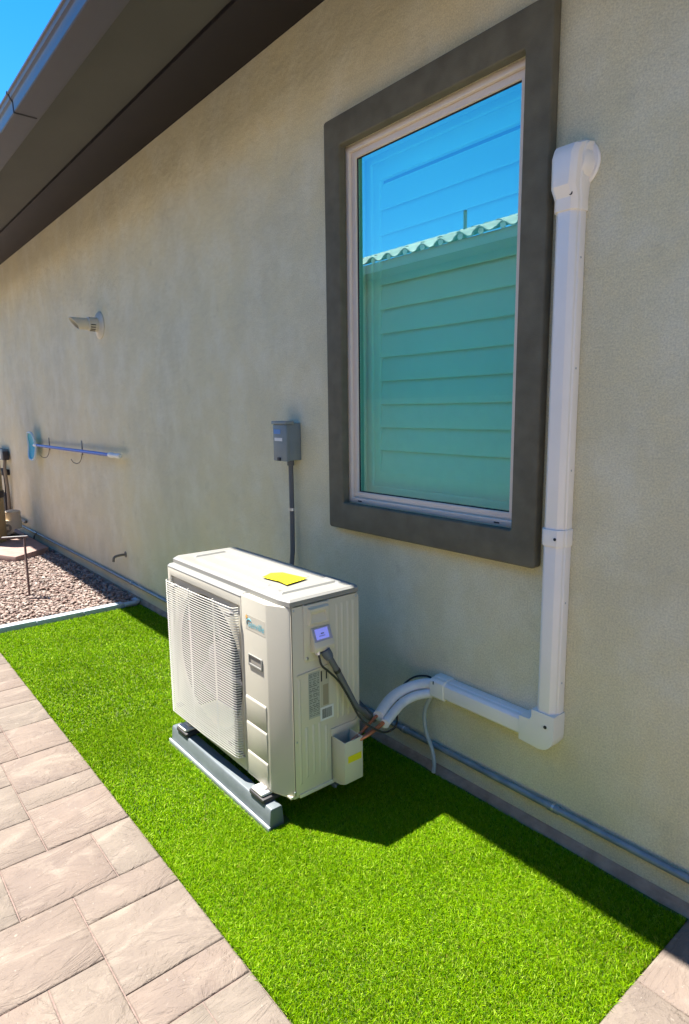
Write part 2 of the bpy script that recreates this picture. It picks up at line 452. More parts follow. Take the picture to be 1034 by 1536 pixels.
# room behind the window
b = MB(); b.box(-3.2, -0.5, 0.221, 3.0, 0.2, 2.9)
ro = b.build('room', M['room'], house)
bm = bmesh.new(); bm.from_mesh(ro.data)
bmesh.ops.delete(bm, geom=[f for f in bm.faces if f.calc_center_median().y < 0.23], context='FACES'); bm.to_mesh(ro.data); bm.free()
# eaves
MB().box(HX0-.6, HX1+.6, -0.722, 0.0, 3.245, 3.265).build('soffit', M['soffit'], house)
MB().box(HX0-.6, HX1+.6, -0.295, -0.002, 3.222, 3.2445).build('frieze_board', M['frieze'], house, bevel=0.003)  # dark band under the wall side of the soffit
MB().box(HX0-.6, HX1+.6, -0.749, -0.7225, 3.118, 3.26).build('fascia_board', M['gutter'], house, bevel=0.002)
gp = [(-0.7505, 3.10), (-0.862, 3.10), (-0.866, 3.105), (-0.868, 3.150), (-0.872, 3.158), (-0.880, 3.166), (-0.883, 3.176), (-0.885, 3.182), (-0.893, 3.184),
      (-0.893, 3.193), (-0.884, 3.195), (-0.878, 3.186), (-0.873, 3.172), (-0.860, 3.155), (-0.858, 3.108), (-0.7545, 3.108), (-0.7545, 3.225), (-0.7505, 3.225)]
gu = MB().prism(gp, 'x', HX0-.6, HX1+.6).build('gutter', M['gutter'], house, smooth=True, ang=25)
for gx in (-3.99, -8.6, 0.9):
    o_ = 0.0025
    b = MB(); pr = [(-0.752, 3.0975), (-0.864, 3.0975), (-0.8685, 3.104), (-0.8705, 3.150), (-0.8825, 3.166), (-0.8875, 3.182), (-0.896, 3.184), (-0.896, 3.1955)]
    inner = [(p[0]+0.003, p[1]+0.003) for p in pr][::-1]
    b.prism(pr+inner, 'x', gx-0.006, gx+0.006); b.build('gutter_joint', M['joint'], gu)
rb = MB(); pt = math.tan(R(18.4))
rb.prism([(-0.775, 3.262), (-0.775, 3.290), (4.5, 3.290+5.275*pt), (9.8, 3.29), (9.8, 3.262)], 'x', HX0-.6, HX1+.6)
rb.build('roof', M['rtile'], house)

# window trim, frame, glass, shutter
def rounded_ring(b, x0, x1, z0, z1, wl, wr, wb, wt, y0, y1, rad):
    def outl(a, c, d, e, r, k=5):
        if r <= 0: return None
        pts = []
        for cx_, cz_, s in ((a+r, d+r, 180), (c-r, d+r, 270), (c-r, e-r, 0), (a+r, e-r, 90)):
            for i in range(k): an = R(s+90*i/(k-1)); pts.append((cx_+r*math.cos(an), cz_+r*math.sin(an)))
        return pts
    A = outl(x0, x1, z0, z1, rad); B = outl(x0+wl, x1-wr, z0+wb, z1-wt, 0.008)
    n = len(A); vs = [(p[0], y, p[1]) for y in (y0, y1) for p in A+B]; fs = []
    for i in range(n):
        j = (i+1) % n
        fs += [(i, j, n+j, n+i), (2*n+j, 2*n+i, 3*n+i, 3*n+j), (j, i, 2*n+i, 2*n+j), (n+i, n+j, 3*n+j, 3*n+i)]
    b.add(vs, fs)
b = MB(); rounded_ring(b, -2.345, -1.219, 0.957, 2.722, .103, .100, .122, .119, -0.042, -0.0005, 0.014)
tr = b.build('window_trim', M['trim'], house, bevel=0.007, seg=3)
b = MB(); b.ring(-2.2475, -1.3205, 1.0805, 2.6015, 0.022, 0.0, 0.075)
win = b.build('window', M['vinyl'], house, bevel=0.003)
MB().ring(-2.2252, -1.3428, 1.1028, 2.5792, 0.026, 0.014, 0.07).build('sash', M['vinyl'], win, bevel=0.003)
MB().ring(-2.199, -1.369, 1.129, 2.553, 0.004, 0.0235, 0.0300).build('gasket', M['dark'], win)
MB().box(-2.1985, -1.3695, 0.0260, 0.0300, 1.1295, 2.5525).build('pane', M['glass'], win)
pane = bpy.data.objects['pane']; pane.data.materials.append(M['clear'])
for p_ in pane.data.polygons: p_.material_index = 0 if p_.normal.y < -0.9 else 1
for wx in (-2.17, -1.41): MB().box(wx-.012, wx+.012, -0.001, 0.004, 1.087, 1.092).build('weep_slot', M['dark'], win)
MB().ring(-2.2465, -1.3215, 1.0815, 2.6005, (.060, .060, .070, .060), 0.093, 0.140).build('shutter_frame', M['shutter'], win, bevel=0.004)
MB().ring(-2.1855, -1.3825, 1.1525, 2.5395, (.041, .041, .064, .070), 0.103, 0.132).build('shutter_stile', M['shutter'], win, bevel=0.004)
zl = [1.217+0.1028*i for i in range(13)]
for i in range(12):
    z0, z1 = zl[i], zl[i]+0.1028
    b = MB(); b.prism([(0.103, z0-0.002), (0.108, z0-0.004), (0.127, z1-0.008), (0.131, z1+0.004), (0.126, z1+0.007), (0.119, z1-.004)], 'x', -2.143, -1.425)
    b.build('louver', M['shutter'], win, bevel=0.001, seg=1)

# ------------------------------------------------------------------ pavers
patio = tag(MB().box(-4.9, 0.7245, -2.447, -1.122, -0.06, -0.0055).build('paver_walkway', M['sand']), kind='structure')
patio2 = tag(MB().box(-0.652, 0.2295, -1.1215, -0.032, -0.06, -0.006).build('paver_side_path', M['sand']), kind='structure')
bounce_walk = tag(MB().box(-14, -4.9005, -3.08, -1.122, -0.06, -0.004).box(-4.9, 7, -3.08, -2.4475, -0.06, -0.004).box(0.725, 7, -2.447, -1.1225, -0.06, -0.004).box(0.230, 7, -1.122, -0.032, -0.06, -0.004).build('distant_walkway', M['plain_walk']), kind='structure')  # walkway out of view, kept pale as a bounce surface for the wall
U = 0.1475
def paver(x0, x1, y0, y1, parent, gap=0.0017):
    x0, x1 = sorted((x0, x1)); y0, y1 = sorted((y0, y1))
    x0 += gap; x1 -= gap; y0 += gap; y1 -= gap; c = 0.0045; z = random.uniform(-0.0012, 0.0012)
    def outline(ins, zz, jit):
        pts = []
        corners = [(x0+ins, y0+ins), (x1-ins, y0+ins), (x1-ins, y1-ins), (x0+ins, y1-ins)]
        for i in range(4):
            a = corners[i]; b_ = corners[(i+1) % 4]
            for t in (0, .33, .66):
                j = random.uniform(-jit, jit); nx, ny = (b_[1]-a[1]), -(b_[0]-a[0]); l = math.hypot(nx, ny)
                pts.append((a[0]+(b_[0]-a[0])*t + nx/l*j, a[1]+(b_[1]-a[1])*t + ny/l*j, zz))
        return pts
    A = outline(0, -0.03, 0); B = outline(0, z-c*.7, 0.0009); C_ = outline(c, z, 0.0014)
    b = MB(); n = 12
    fs = [(i, (i+1) % n, n+(i+1) % n, n+i) for i in range(n)] + [(n+i, n+(i+1) % n, 2*n+(i+1) % n, 2*n+i) for i in range(n)] + [tuple(range(2*n, 3*n))]
    b.add(A+B+C_, fs)
    return b.build('paver', M['paver'], parent, smooth=True, ang=60)
E1 = -1.122
for r in [(-1.34,-1.045,E1,-1.265), (-1.485,-1.34,E1,-1.412), (-1.785,-1.485,E1,-1.412), (-1.93,-1.785,E1,-1.412), (-2.213,-1.93,E1,-1.267),
          (-2.213,-1.93,-1.267,-1.562), (-2.50,-2.213,E1,-1.412), (-2.645,-2.50,E1,-1.412), (-2.938,-2.645,E1,-1.412), (-3.24,-2.938,E1,-1.34),
          (-3.515,-3.24,E1,-1.34), (-3.745,-3.515,E1,-1.412), (-3.882,-3.745,E1,-1.412), (-4.17,-3.882,E1,-1.412), (-4.32,-4.17,E1,-1.412), (-4.61,-4.32,E1,-1.412), (-4.898,-4.61,E1,-1.412),
          (-1.34,-1.045,-1.265,-1.562), (-1.635,-1.34,-1.412,-1.562), (-1.635,-1.34,-1.562,-1.857), (-1.93,-1.635,-1.412,-1.71), (-1.93,-1.635,-1.71,-1.857),
          (-2.44,-2.213,-1.412,-1.562), (-2.213,-1.93,-1.562,-1.857), (-2.50,-2.213,-1.562,-1.857), (-2.73,-2.44,-1.412,-1.562), (-2.73,-2.50,-1.562,-1.857),
          (-2.938,-2.73,-1.412,-1.71), (-2.938,-2.73,-1.71,-1.857), (-3.24,-2.938,-1.34,-1.562), (-3.24,-2.938,-1.562,-1.857), (-3.515,-3.24,-1.34,-1.562),
          (-3.745,-3.515,-1.412,-1.562), (-3.745,-3.24,-1.562,-1.857), (-4.17,-3.745,-1.412,-1.71), (-4.61,-4.17,-1.412,-1.71), (-4.898,-4.61,-1.412,-1.71), (-4.898,-4.32,-1.71,-1.857),
          (-4.32,-3.745,-1.71,-1.857), (-1.045,-0.75,E1,-1.412), (-1.045,-0.75,-1.412,-1.562), (-1.34,-1.045,-1.562,-1.857), (-1.045,-0.75,-1.562,-1.857)]:
    if r[0] == -1.34 and r[2] == -1.265: r = (-1.34,-1.045,-1.265,-1.562)
    paver(*r, patio)
x = -4.898
while x < 0.72:        # rows out of view, still real stones
    L_ = random.choice((U*2, U*2, U*3)); xe = min(x+L_, 0.724)
    if xe-x > 0.05: paver(x, xe, -1.857, -2.152, patio)
    x = xe
x = -4.898
while x < 0.72:
    L_ = random.choice((U*2, U, U*3)); xe = min(x+L_, 0.724)
    if xe-x > 0.05: paver(x, xe, -2.152, -2.447, patio)
    x = xe
for x0 in (-0.75, -0.455, -0.16, 0.135, 0.43):
    paver(x0, x0+.295, E1, -1.412, patio); paver(x0, x0+.295, -1.412, -1.857, patio)
for r in [(-.655,-.36,-.033,-.354), (-.655,-.36,-.354,-.65), (-.655,-.36,-.65,-.945), (-.655,-.36,-.945,-1.1205), (-.36,-.065,-.033,-.207), (-.36,-.065,-.207,-.502),
          (-.36,-.065,-.502,-.797), (-.36,-.065,-.797,-1.1205), (-.065,.23,-.033,-.354), (-.065,.23,-.354,-.65), (-.065,.23,-.65,-.945), (-.065,.23,-.945,-1.1205)]:
    paver(*r, patio2)

# ------------------------------------------------------------------ artificial lawn
GX0, GX1, GY0, GY1 = -4.80, -0.657, -1.119, -0.022
b = MB(); b.box(GX0, GX1, GY0, GY1, -0.04, -0.012)
tag(b.build('lawn_base', M['mesh_turf']), kind='structure')
def turf():
    def smooth_noise(x, y, s, seed):
        r = np.random.default_rng(seed); o = np.zeros_like(x)
        for i in range(6):
            a = r.uniform(0, 6.28); k = s*r.uniform(.6, 1.6); o += np.sin((x*np.cos(a)+y*np.sin(a))*k + r.uniform(0, 6.28))
        return o/6
    zones = [(-2.0, GX1, 170000), (-3.0, -2.0, 80000), (GX0, -3.0, 34000)]
    X = []; Y = []; Wd = []
    for a, b_, d in zones:
        n = int((b_-a)*(GY1-GY0)*d)
        X.append(rng.uniform(a, b_, n)); Y.append(rng.uniform(GY0, GY1, n)); Wd.append(np.full(n, 0.00118*math.sqrt(170000/d)))
    x = np.concatenate(X); y = np.concatenate(Y); wd = np.concatenate(Wd)
    # uneven cut edge along the wall
    e = -0.038 + 0.014*smooth_noise(x, y*0, 9, 3) + 0.006*smooth_noise(x, y*0, 37, 4)
    keep = y < e
    # keep blades out from under the front rail
    keep &= ~((x > -2.66) & (x < -1.80) & (y > -0.775) & (y < -0.665))
    x = x[keep]; y = y[keep]; wd = wd[keep]; n = len(x)
    h = rng.uniform(0.009, 0.016, n) * (1+0.18*smooth_noise(x, y, 11, 5))
    lean = 2.6 + 1.3*smooth_noise(x, y, 5, 6) + rng.normal(0, 1.9, n)     # tufts lean together
    la = np.abs(rng.normal(0.55, 0.30, n)) + 0.15*smooth_noise(x, y, 17, 8)
    e_ = np.exp(-(GX1-x)/0.012)+np.exp(-(y-GY0)/0.010); h *= 1+0.45*e_
    th = rng.uniform(0, 6.283, n)
    dx, dy = np.cos(lean), np.sin(lean); wx, wy = np.cos(th)*wd, np.sin(th)*wd
    z0 = np.full(n, -0.012)
    m1 = h*0.55; o1 = m1*la*0.55; o2 = h*la*1.15
    hz = h*np.clip(1-0.22*la, .45, 1)
    V = np.zeros((n, 5, 3))
    V[:, 0] = np.stack([x-wx, y-wy, z0], 1); V[:, 1] = np.stack([x+wx, y+wy, z0], 1)
    V[:, 2] = np.stack([x+dx*o1-wx*.9, y+dy*o1-wy*.9, z0+m1], 1); V[:, 3] = np.stack([x+dx*o1+wx*.9, y+dy*o1+wy*.9, z0+m1], 1)
    V[:, 4] = np.stack([x+dx*o2, y+dy*o2, z0+hz], 1)
    base = np.arange(n)[:, None]*5
    loops = np.concatenate([base+0, base+1, base+3, base+2, base+2, base+3, base+4], 1).ravel()
    me = bpy.data.meshes.new('turf')
    me.vertices.add(n*5); me.vertices.foreach_set('co', V.ravel())
    me.loops.add(n*7); me.loops.foreach_set('vertex_index', loops)
    me.polygons.add(n*2)
    st = (np.arange(n)[:, None]*7 + np.array([0, 4])).ravel()
    me.polygons.foreach_set('loop_start', st)
    c = np.array([[.19,.36,.002], [.26,.42,.003], [.085,.22,.002], [.42,.58,.06], [.25,.23,.04]])
    k = rng.choice(5, n, p=[.44, .24, .20, .10, .02])
    tint = c[k]*rng.uniform(.75, 1.25, (n, 1))
    pat = 1+(0.13*smooth_noise(x, y, 7, 12)+0.16*smooth_noise(x, y, 2.2, 13))[:, None]
    tint = tint*pat
    ca = np.ones((n, 5, 4)); ca[:, :, :3] = tint[:, None, :]
    at = me.color_attributes.new('tint', 'FLOAT_COLOR', 'POINT'); at.data.foreach_set('color', ca.ravel())
    me.update(calc_edges=True); me.validate()
    me.materials.append(M['blade'])
    o = bpy.data.objects.new('artificial_grass', me); col.objects.link(o)
    tag(o, 'bright green artificial turf strip between pavers and wall', 'grass', kind='stuff')
turf()

# ------------------------------------------------------------------ gravel bed, edging
tag(MB().box(-14, -4.86, -1.1215, -0.02, -0.045, -0.012).build('gravel_base', M['sand']), kind='structure')
def gravel():
    t = (1+5**.5)/2
    ico = np.array([(-1,t,0),(1,t,0),(-1,-t,0),(1,-t,0),(0,-1,t),(0,1,t),(0,-1,-t),(0,1,-t),(t,0,-1),(t,0,1),(-t,0,-1),(-t,0,1)], float)
    ico /= np.linalg.norm(ico[0])
    F = np.array([(0,11,5),(0,5,1),(0,1,7),(0,7,10),(0,10,11),(1,5,9),(5,11,4),(11,10,2),(10,7,6),(7,1,8),(3,9,4),(3,4,2),(3,2,6),(3,6,8),(3,8,9),(4,9,5),(2,4,11),(6,2,10),(8,6,7),(9,8,1)])
    parts = [(13500, -8.8, -4.89, -1.1, -0.03, 0.008), (7500, -8.8, -4.9, -1.1, -0.03, 0.024), (900, -12, -8.8, -1.1, -0.03, 0.02)]
    V = []; T = []
    for n, a, b_, c, d, z in parts:
        x = rng.uniform(a, b_, n); y = rng.uniform(c, d, n)
        s = rng.uniform(0.008, 0.0185, (n, 1))*np.stack([rng.uniform(.9, 1.5, n), rng.uniform(.7, 1.0, n), rng.uniform(.45, .75, n)], 1)
        v = ico[None]*rng.uniform(.75, 1.18, (n, 12, 1))*s[:, None, :]
        an = rng.uniform(0, 6.283, n); ti = rng.normal(0, .35, n)
        ca, sa = np.cos(an)[:, None], np.sin(an)[:, None]; ct, st = np.cos(ti)[:, None], np.sin(ti)[:, None]
        y1 = v[:, :, 1]*ct - v[:, :, 2]*st; z1 = v[:, :, 1]*st + v[:, :, 2]*ct
        vx = v[:, :, 0]*ca - y1*sa; vy = v[:, :, 0]*sa + y1*ca
        zz = z + rng.uniform(-.004, .006, n) + 0.008*np.sin(x*2.3)*np.sin(y*5)
        V.append(np.stack([vx+x[:, None], vy+y[:, None], z1+zz[:, None]], 2))
        c0 = np.array([[.255,.18,.148],[.34,.265,.225],[.18,.115,.098],[.21,.17,.15],[.40,.335,.29]])
        T.append(c0[rng.choice(5, n, p=[.34,.26,.16,.14,.10])]*rng.uniform(.8, 1.15, (n, 1)))
    V = np.concatenate(V); T = np.concatenate(T); n = len(V)
    me = bpy.data.meshes.new('gravel'); me.vertices.add(n*12); me.vertices.foreach_set('co', V.ravel())
    L_ = (F.ravel()[None]+np.arange(n)[:, None]*12).ravel()
    me.loops.add(len(L_)); me.loops.foreach_set('vertex_index', L_)
    me.polygons.add(n*20); me.polygons.foreach_set('loop_start', np.arange(n*20)*3)
    ca = np.ones((n, 12, 4)); ca[:, :, :3] = T[:, None, :]
    at = me.color_attributes.new('tint', 'FLOAT_COLOR', 'POINT'); at.data.foreach_set('color', ca.ravel())
    me.update(calc_edges=True); me.materials.append(M['stone'])
    o = bpy.data.objects.new('gravel', me); col.objects.link(o)
    tag(o, 'pinkish brown crushed rock bed beyond the lawn against the wall', 'gravel', kind='stuff')
gravel()
ed = thing('lawn_edging', (-4.84, -0.6, 0), 'pale blue grey border strip dividing the lawn from the rock bed', 'edging')
for i, (ya, yb) in enumerate([(-1.119, -0.80), (-0.798, -0.47), (-0.468, -0.16)]):
    dx = random.uniform(-.003, .003)
    MB().box(-4.885+dx, -4.815+dx, ya, yb, -0.03, 0.026+random.uniform(-.002, .002)).build('edging_block', M['edging'], ed, bevel=0.007)
MB().tube(spline([(-4.80, -0.165, 0.016), (-4.80, -0.10, 0.017), (-4.815, -0.055, 0.018), (-4.86, -0.045, 0.018), (-4.93, -0.05, 0.016)], 6), 0.016, 10).build('edging_end', M['edging'], ed, smooth=True)
MB().box(-4.886, -4.818, -0.158, -0.055, -0.03, 0.014).build('edging_block', M['edging'], ed, bevel=0.006)

# ------------------------------------------------------------------ conduit along the wall foot
cp = thing('wall_conduit', (-4, 0, 0.11), 'long blue grey metal conduit running low along the foot of the stucco wall', 'conduit')
def cz(x): return 0.112 + 0.004*math.sin(x*0.8) + (0.006 if x < -4 else 0)
MB().tube([(x_, -0.016, cz(x_)) for x_ in np.arange(-8.7, 4.01, 0.25)], 0.0125, 12).build('pipe', M['pipe'], cp, smooth=True)
for cx_ in (-1.12, -1.86, -5.02, -7.2, 0.6):
    MB().tube([(cx_-.022, -0.016, cz(cx_)), (cx_+.022, -0.016, cz(cx_))], 0.0152, 14).build('coupling', M['pipe'], cp, bevel=0.0012, seg=1)
    MB().tube([(cx_-.004, -0.016, cz(cx_)), (cx_+.004, -0.016, cz(cx_))], 0.0165, 14).build('locking_ring', M['zinc'], cp, smooth=True)

# ------------------------------------------------------------------ air conditioner
AX0, AX1 = -2.665, -1.76
AYF, AYB = -0.72, -0.37
AZ0, AZ1 = 0.10, 0.815
ac = thing('air_conditioner', (-2.2, -0.54, 0.10), 'cream outdoor air conditioner unit standing on rails on the lawn', 'air conditioner')
FC = (-2.34, 0.462); FR = 0.284; GXR = -2.022
cab = MB()
cab.box(AX0, AX1, AYB, AYB+0.006, AZ0+.012, AZ1)            # back
cab.box(AX0, AX0+0.006, -0.70, AYB-.0002, AZ0+.012, AZ1)     # left side
cab.box(AX0+.006, AX1-.006, -0.69, AYB-.0002, AZ0+.002, AZ0+.012)  # bottom pan
cab.box(-2.03, -2.024, -0.655, AYB-.0002, AZ0+.0125, AZ1-.001)
cab.box(AX1-0.012, AX1, -0.6755, AYB-.0002, AZ0+.012, AZ1+.008)
cab.build('cabinet', M['unit'], ac, bevel=0.002)
MB().box(AX0+.012, -2.035, AYB-.05, AYB-.01, AZ0+.02, AZ1-.01).box(AX0+.012, AX0+.020, -0.685, AYB-.0505, AZ0+.02, AZ1-.01).box(-2.0345, -2.0305, -0.650, AYB-.052, AZ0+.02, AZ1-.01).build('coil', M['coil'], ac)  # coil, plus dark side liners added so the fan cavity looks shaded
# front panel, with the fan opening
f = MB()
angs = sorted(set([2*math.pi*k/60 for k in range(60)] + [math.atan2(sz, sx) % (2*math.pi) for sx in (GXR-FC[0], AX0-FC[0]) for sz in (AZ1-FC[1], AZ0+.012-FC[1])]))
def edge_pt(a):
    c, s_ = math.cos(a), math.sin(a); t = 1e9
    if c > 1e-9: t = min(t, (GXR-FC[0])/c)
    if c < -1e-9: t = min(t, (AX0-FC[0])/c)
    if s_ > 1e-9: t = min(t, (AZ1-FC[1])/s_)
    if s_ < -1e-9: t = min(t, (AZ0+.012-FC[1])/s_)
    return (FC[0]+c*t, FC[1]+s_*t)
n = len(angs); vs = []
for a in angs:
    ex, ez = edge_pt(a); c, s_ = math.cos(a), math.sin(a)
    vs += [(ex, AYF+.010, ez), (FC[0]+c*(FR+.008), AYF+.010, FC[1]+s_*(FR+.008)), (FC[0]+c*FR, AYF+.016, FC[1]+s_*FR), (FC[0]+c*(FR-.002), AYF+.030, FC[1]+s_*(FR-.002)), (ex, AYF+.018, ez)]
f.add(vs, [(5*i+j, 5*((i+1) % n)+j, 5*((i+1) % n)+j+1, 5*i+j+1) for i in range(n) for j in range(3)] + [(5*i+4, 5*((i+1) % n)+4, 5*((i+1) % n), 5*i) for i in range(n)])
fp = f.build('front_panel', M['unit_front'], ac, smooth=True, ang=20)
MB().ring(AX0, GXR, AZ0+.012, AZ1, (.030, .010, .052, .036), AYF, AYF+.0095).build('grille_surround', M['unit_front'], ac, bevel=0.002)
# top ledge of the front panel (rounded) and right hand fascia with its chamfered corner
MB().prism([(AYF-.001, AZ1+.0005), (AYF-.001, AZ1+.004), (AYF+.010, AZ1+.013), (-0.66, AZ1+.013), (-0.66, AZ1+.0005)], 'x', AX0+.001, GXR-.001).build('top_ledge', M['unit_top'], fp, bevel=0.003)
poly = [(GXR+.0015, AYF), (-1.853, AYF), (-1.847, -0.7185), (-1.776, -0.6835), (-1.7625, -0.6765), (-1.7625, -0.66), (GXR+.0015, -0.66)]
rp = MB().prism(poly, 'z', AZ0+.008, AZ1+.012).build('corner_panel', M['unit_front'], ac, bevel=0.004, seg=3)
MB().prism([(GXR+.03, AYF+.012), (-1.856, AYF+.012), (-1.785, -0.680), (-1.768, -0.672), (-1.768, -0.65), (GXR+.03, -0.65)], 'z', AZ0-.004, AZ0+.0075).build('bottom_lip', M['unit'], rp, bevel=0.002)
# moulded steps on the fascia
for zt, zb in ((0.432, 0.336), (0.328, 0.216), (0.208, 0.122)):
    b = MB(); x0, x1 = -2.004, -1.864
    b.prism([(AYF-.0002, zb), (AYF-.0002, zt+.006), (AYF-.0040, zt), (AYF-.0042, zt-.004), (AYF-.0015, zb)], 'x', x0, x1)
    b.build('moulded_step', M['unit_front'], rp, bevel=0.0015)
# finger slot
MB().ring(-1.974, -1.880, 0.566, 0.612, (.007, .007, .010, .005), AYF-.005, AYF-.0003).build('slot_rim', M['unit_top'], rp, bevel=0.002)
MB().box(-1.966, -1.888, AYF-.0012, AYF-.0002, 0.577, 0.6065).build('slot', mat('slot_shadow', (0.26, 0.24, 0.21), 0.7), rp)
# logo
lp = MB().box(-1.990, -1.856, AYF-.0005, AYF-.0002, 0.703, 0.760).build('logo_plate', M['unit_front'], rp)
yl = AYF-.0016
text_mesh('senville', 0.0375, (-1.972, yl, 0.7165), (1.0, 0, 0), (0, 0, 1), 0, 'logo_lettering', M['teal'], lp, 0.15)
arc = []
for k in range(15):
    a = R(205-165*k/14); arc.append((-1.962+0.018*math.cos(a), yl, 0.727+0.018*math.sin(a)))
MB().tube(arc, [0.0006+0.0011*math.sin(math.pi*k/14) for k in range(15)], 6).build('logo_arc', M['teal'], lp)
sp_ = [( -1.981+ (0.0085 if k % 2 == 0 else 0.0042)*math.cos(R(k*22.5)), 0.7505+(0.0085 if k % 2 == 0 else 0.0042)*math.sin(R(k*22.5))) for k in range(16)]
MB().prism(sp_, 'y', yl, yl+.0008).build('logo_star', M['orange'], lp)
# grille : real horizontal bars wrapped round its ends, with uprights
gr = MB(); NB = 60; zt, zb = 0.770, 0.166
pts = [(-2.615, -0.722), (-2.612, -0.752), (-2.592, -0.764), (-2.30, -0.760), (-2.06, -0.748), (-2.043, -0.742), (-2.038, -0.722)]
P2 = []
for k in range(len(pts)-1): P2.append(pts[k])
P2.append(pts[-1])
for i in range(NB):
    z = zt-(zt-zb)*i/(NB-1)
    m_ = len(P2); hs = 0.0019; dp = 0.0032; vs = []
    for j, (px, py) in enumerate(P2):
        a = Vector(P2[max(j-1, 0)]); c = Vector(P2[min(j+1, m_-1)]); t = (c-a).normalized(); nn = Vector((t.y, -t.x))
        if nn.y > 0 and 0 < j < m_-1: nn = -nn
        q = Vector((px, py)); q2 = q - nn*dp if j not in (0, m_-1) else q + Vector((dp if j == 0 else -dp, 0))
        vs += [(q.x, q.y, z-hs), (q.x, q.y, z+hs*.7), (q2.x, q2.y, z+hs), (q2.x, q2.y, z-hs)]
    fs = [(4*j+a, 4*j+(a+1) % 4, 4*j+4+(a+1) % 4, 4*j+4+a) for j in range(m_-1) for a in range(4)]
    gr.add(vs, fs)
gro = gr.build('grille_bars', M['grille'], ac, kind='stuff')
b = MB()
for px in (-2.40, -2.20):
    yy = -0.7535 if px < -2.2 else -0.746
    b.box(px-.002, px+.002, yy, yy+.006, zb-.004, zt+.004)
b.build('grille_uprights', M['grille'], ac)
for (px, pz) in ((-2.575, .745), (-2.09, .735), (-2.575, .19), (-2.10, .205), (-2.09, .60)):
    MB().box(px-.014, px+.014, -.748, -.7205, pz-.006, pz+.006).build('grille_clip', mat('clip_grey', (0.22, 0.20, 0.20), 0.6), ac, bevel=0.002)
# fan
fan = MB().lathe([(0.001, 0), (0.03, 0.0), (0.055, 0.012), (0.062, 0.03), (0.062, 0.10)], (FC[0]-.02, AYF+.045, FC[1]), (0, 1, 0), 28).build('fan_hub', M['fan'], ac, smooth=True)
for k in range(3):
    b = MB(); vs = []; nr, na = 7, 7
    for i in range(nr):
        rr = 0.058+0.195*i/(nr-1)
        for j in range(na):
            u_ = j/(na-1)-0.5; a = R(120*k)+u_*R(88-20*i/(nr-1))+R(12)*i/(nr-1)
            vs.append((FC[0]+rr*math.cos(a), AYF+.105+u_*0.07, FC[1]+rr*math.sin(a)))
    fs = [(i*na+j, i*na+j+1, (i+1)*na+j+1, (i+1)*na+j) for i in range(nr-1) for j in range(na-1)]
    b.add(vs, fs); o = b.build('fan_blade', M['fan'], ac, smooth=True)
    md = o.modifiers.new('thickness', 'SOLIDIFY'); md.thickness = 0.003
# lid
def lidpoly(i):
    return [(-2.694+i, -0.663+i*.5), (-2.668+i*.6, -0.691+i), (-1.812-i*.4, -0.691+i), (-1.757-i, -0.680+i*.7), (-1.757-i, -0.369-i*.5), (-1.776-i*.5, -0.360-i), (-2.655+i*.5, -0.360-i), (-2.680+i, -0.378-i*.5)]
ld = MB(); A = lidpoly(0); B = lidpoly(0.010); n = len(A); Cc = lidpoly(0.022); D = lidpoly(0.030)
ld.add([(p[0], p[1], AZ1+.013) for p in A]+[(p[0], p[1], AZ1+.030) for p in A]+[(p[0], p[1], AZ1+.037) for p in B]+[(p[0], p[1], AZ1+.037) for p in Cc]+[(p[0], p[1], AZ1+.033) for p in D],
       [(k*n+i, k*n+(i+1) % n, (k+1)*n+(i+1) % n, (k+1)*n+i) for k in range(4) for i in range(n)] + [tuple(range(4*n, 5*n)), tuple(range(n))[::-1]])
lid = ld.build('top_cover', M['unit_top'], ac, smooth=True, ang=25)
zt_ = AZ1+.033
def ridge(x0, x1, y0, y1, nm='pressed_ridge'):
    b = MB(); ww = 0.010
    dx, dy = x1-x0, y1-y0; l = math.hypot(dx, dy); nx, ny = -dy/l*ww, dx/l*ww; tx, ty = dx/l*.012, dy/l*.012
    lo = [(x0-tx+nx, y0-ty+ny), (x0-tx-nx, y0-ty-ny), (x1+tx-nx, y1+ty-ny), (x1+tx+nx, y1+ty+ny)]
    hi = [(x0+nx*.35, y0+ny*.35), (x0-nx*.35, y0-ny*.35), (x1-nx*.35, y1-ny*.35), (x1+nx*.35, y1+ny*.35)]
    b.add([(p[0], p[1], zt_-.001) for p in lo]+[(p[0], p[1], zt_+.0065) for p in hi], [(0,1,5,4),(1,2,6,5),(2,3,7,6),(3,0,4,7),(4,5,6,7)])
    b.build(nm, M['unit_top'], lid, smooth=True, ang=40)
for a in ((-2.56, -1.99, -0.615, -0.615), (-2.56, -1.99, -0.525, -0.525), (-2.56, -1.99, -0.435, -0.435), (-2.615, -2.615, -0.60, -0.46), (-1.86, -1.86, -0.64, -0.40), (-1.92, -1.84, -0.395, -0.395), (-1.95, -1.90, -0.645, -0.63)):
    ridge(*a)
b = MB(); st = [(-2.085, -0.583), (-2.118, -0.522), (-2.094, -0.482), (-1.955, -0.458), (-1.946, -0.492), (-1.930, -0.573), (-1.99, -0.569)]
b.prism(st, 'z', zt_+.0068, zt_+.0074); stk = b.build('warning_sticker', M['yellow'], lid)
b = MB()
for k in range(7):
    xx = -2.075+.004*k
    while xx < -1.965:
        w_ = random.uniform(.005, .016); b.box(xx, xx+w_, -0.570+k*.0125, -0.565+k*.0125, zt_+.0076, zt_+.0080); xx += w_+.005
b.build('sticker_print', mat('sticker_ink', (0.22, 0.17, 0.01), 0.5), stk)
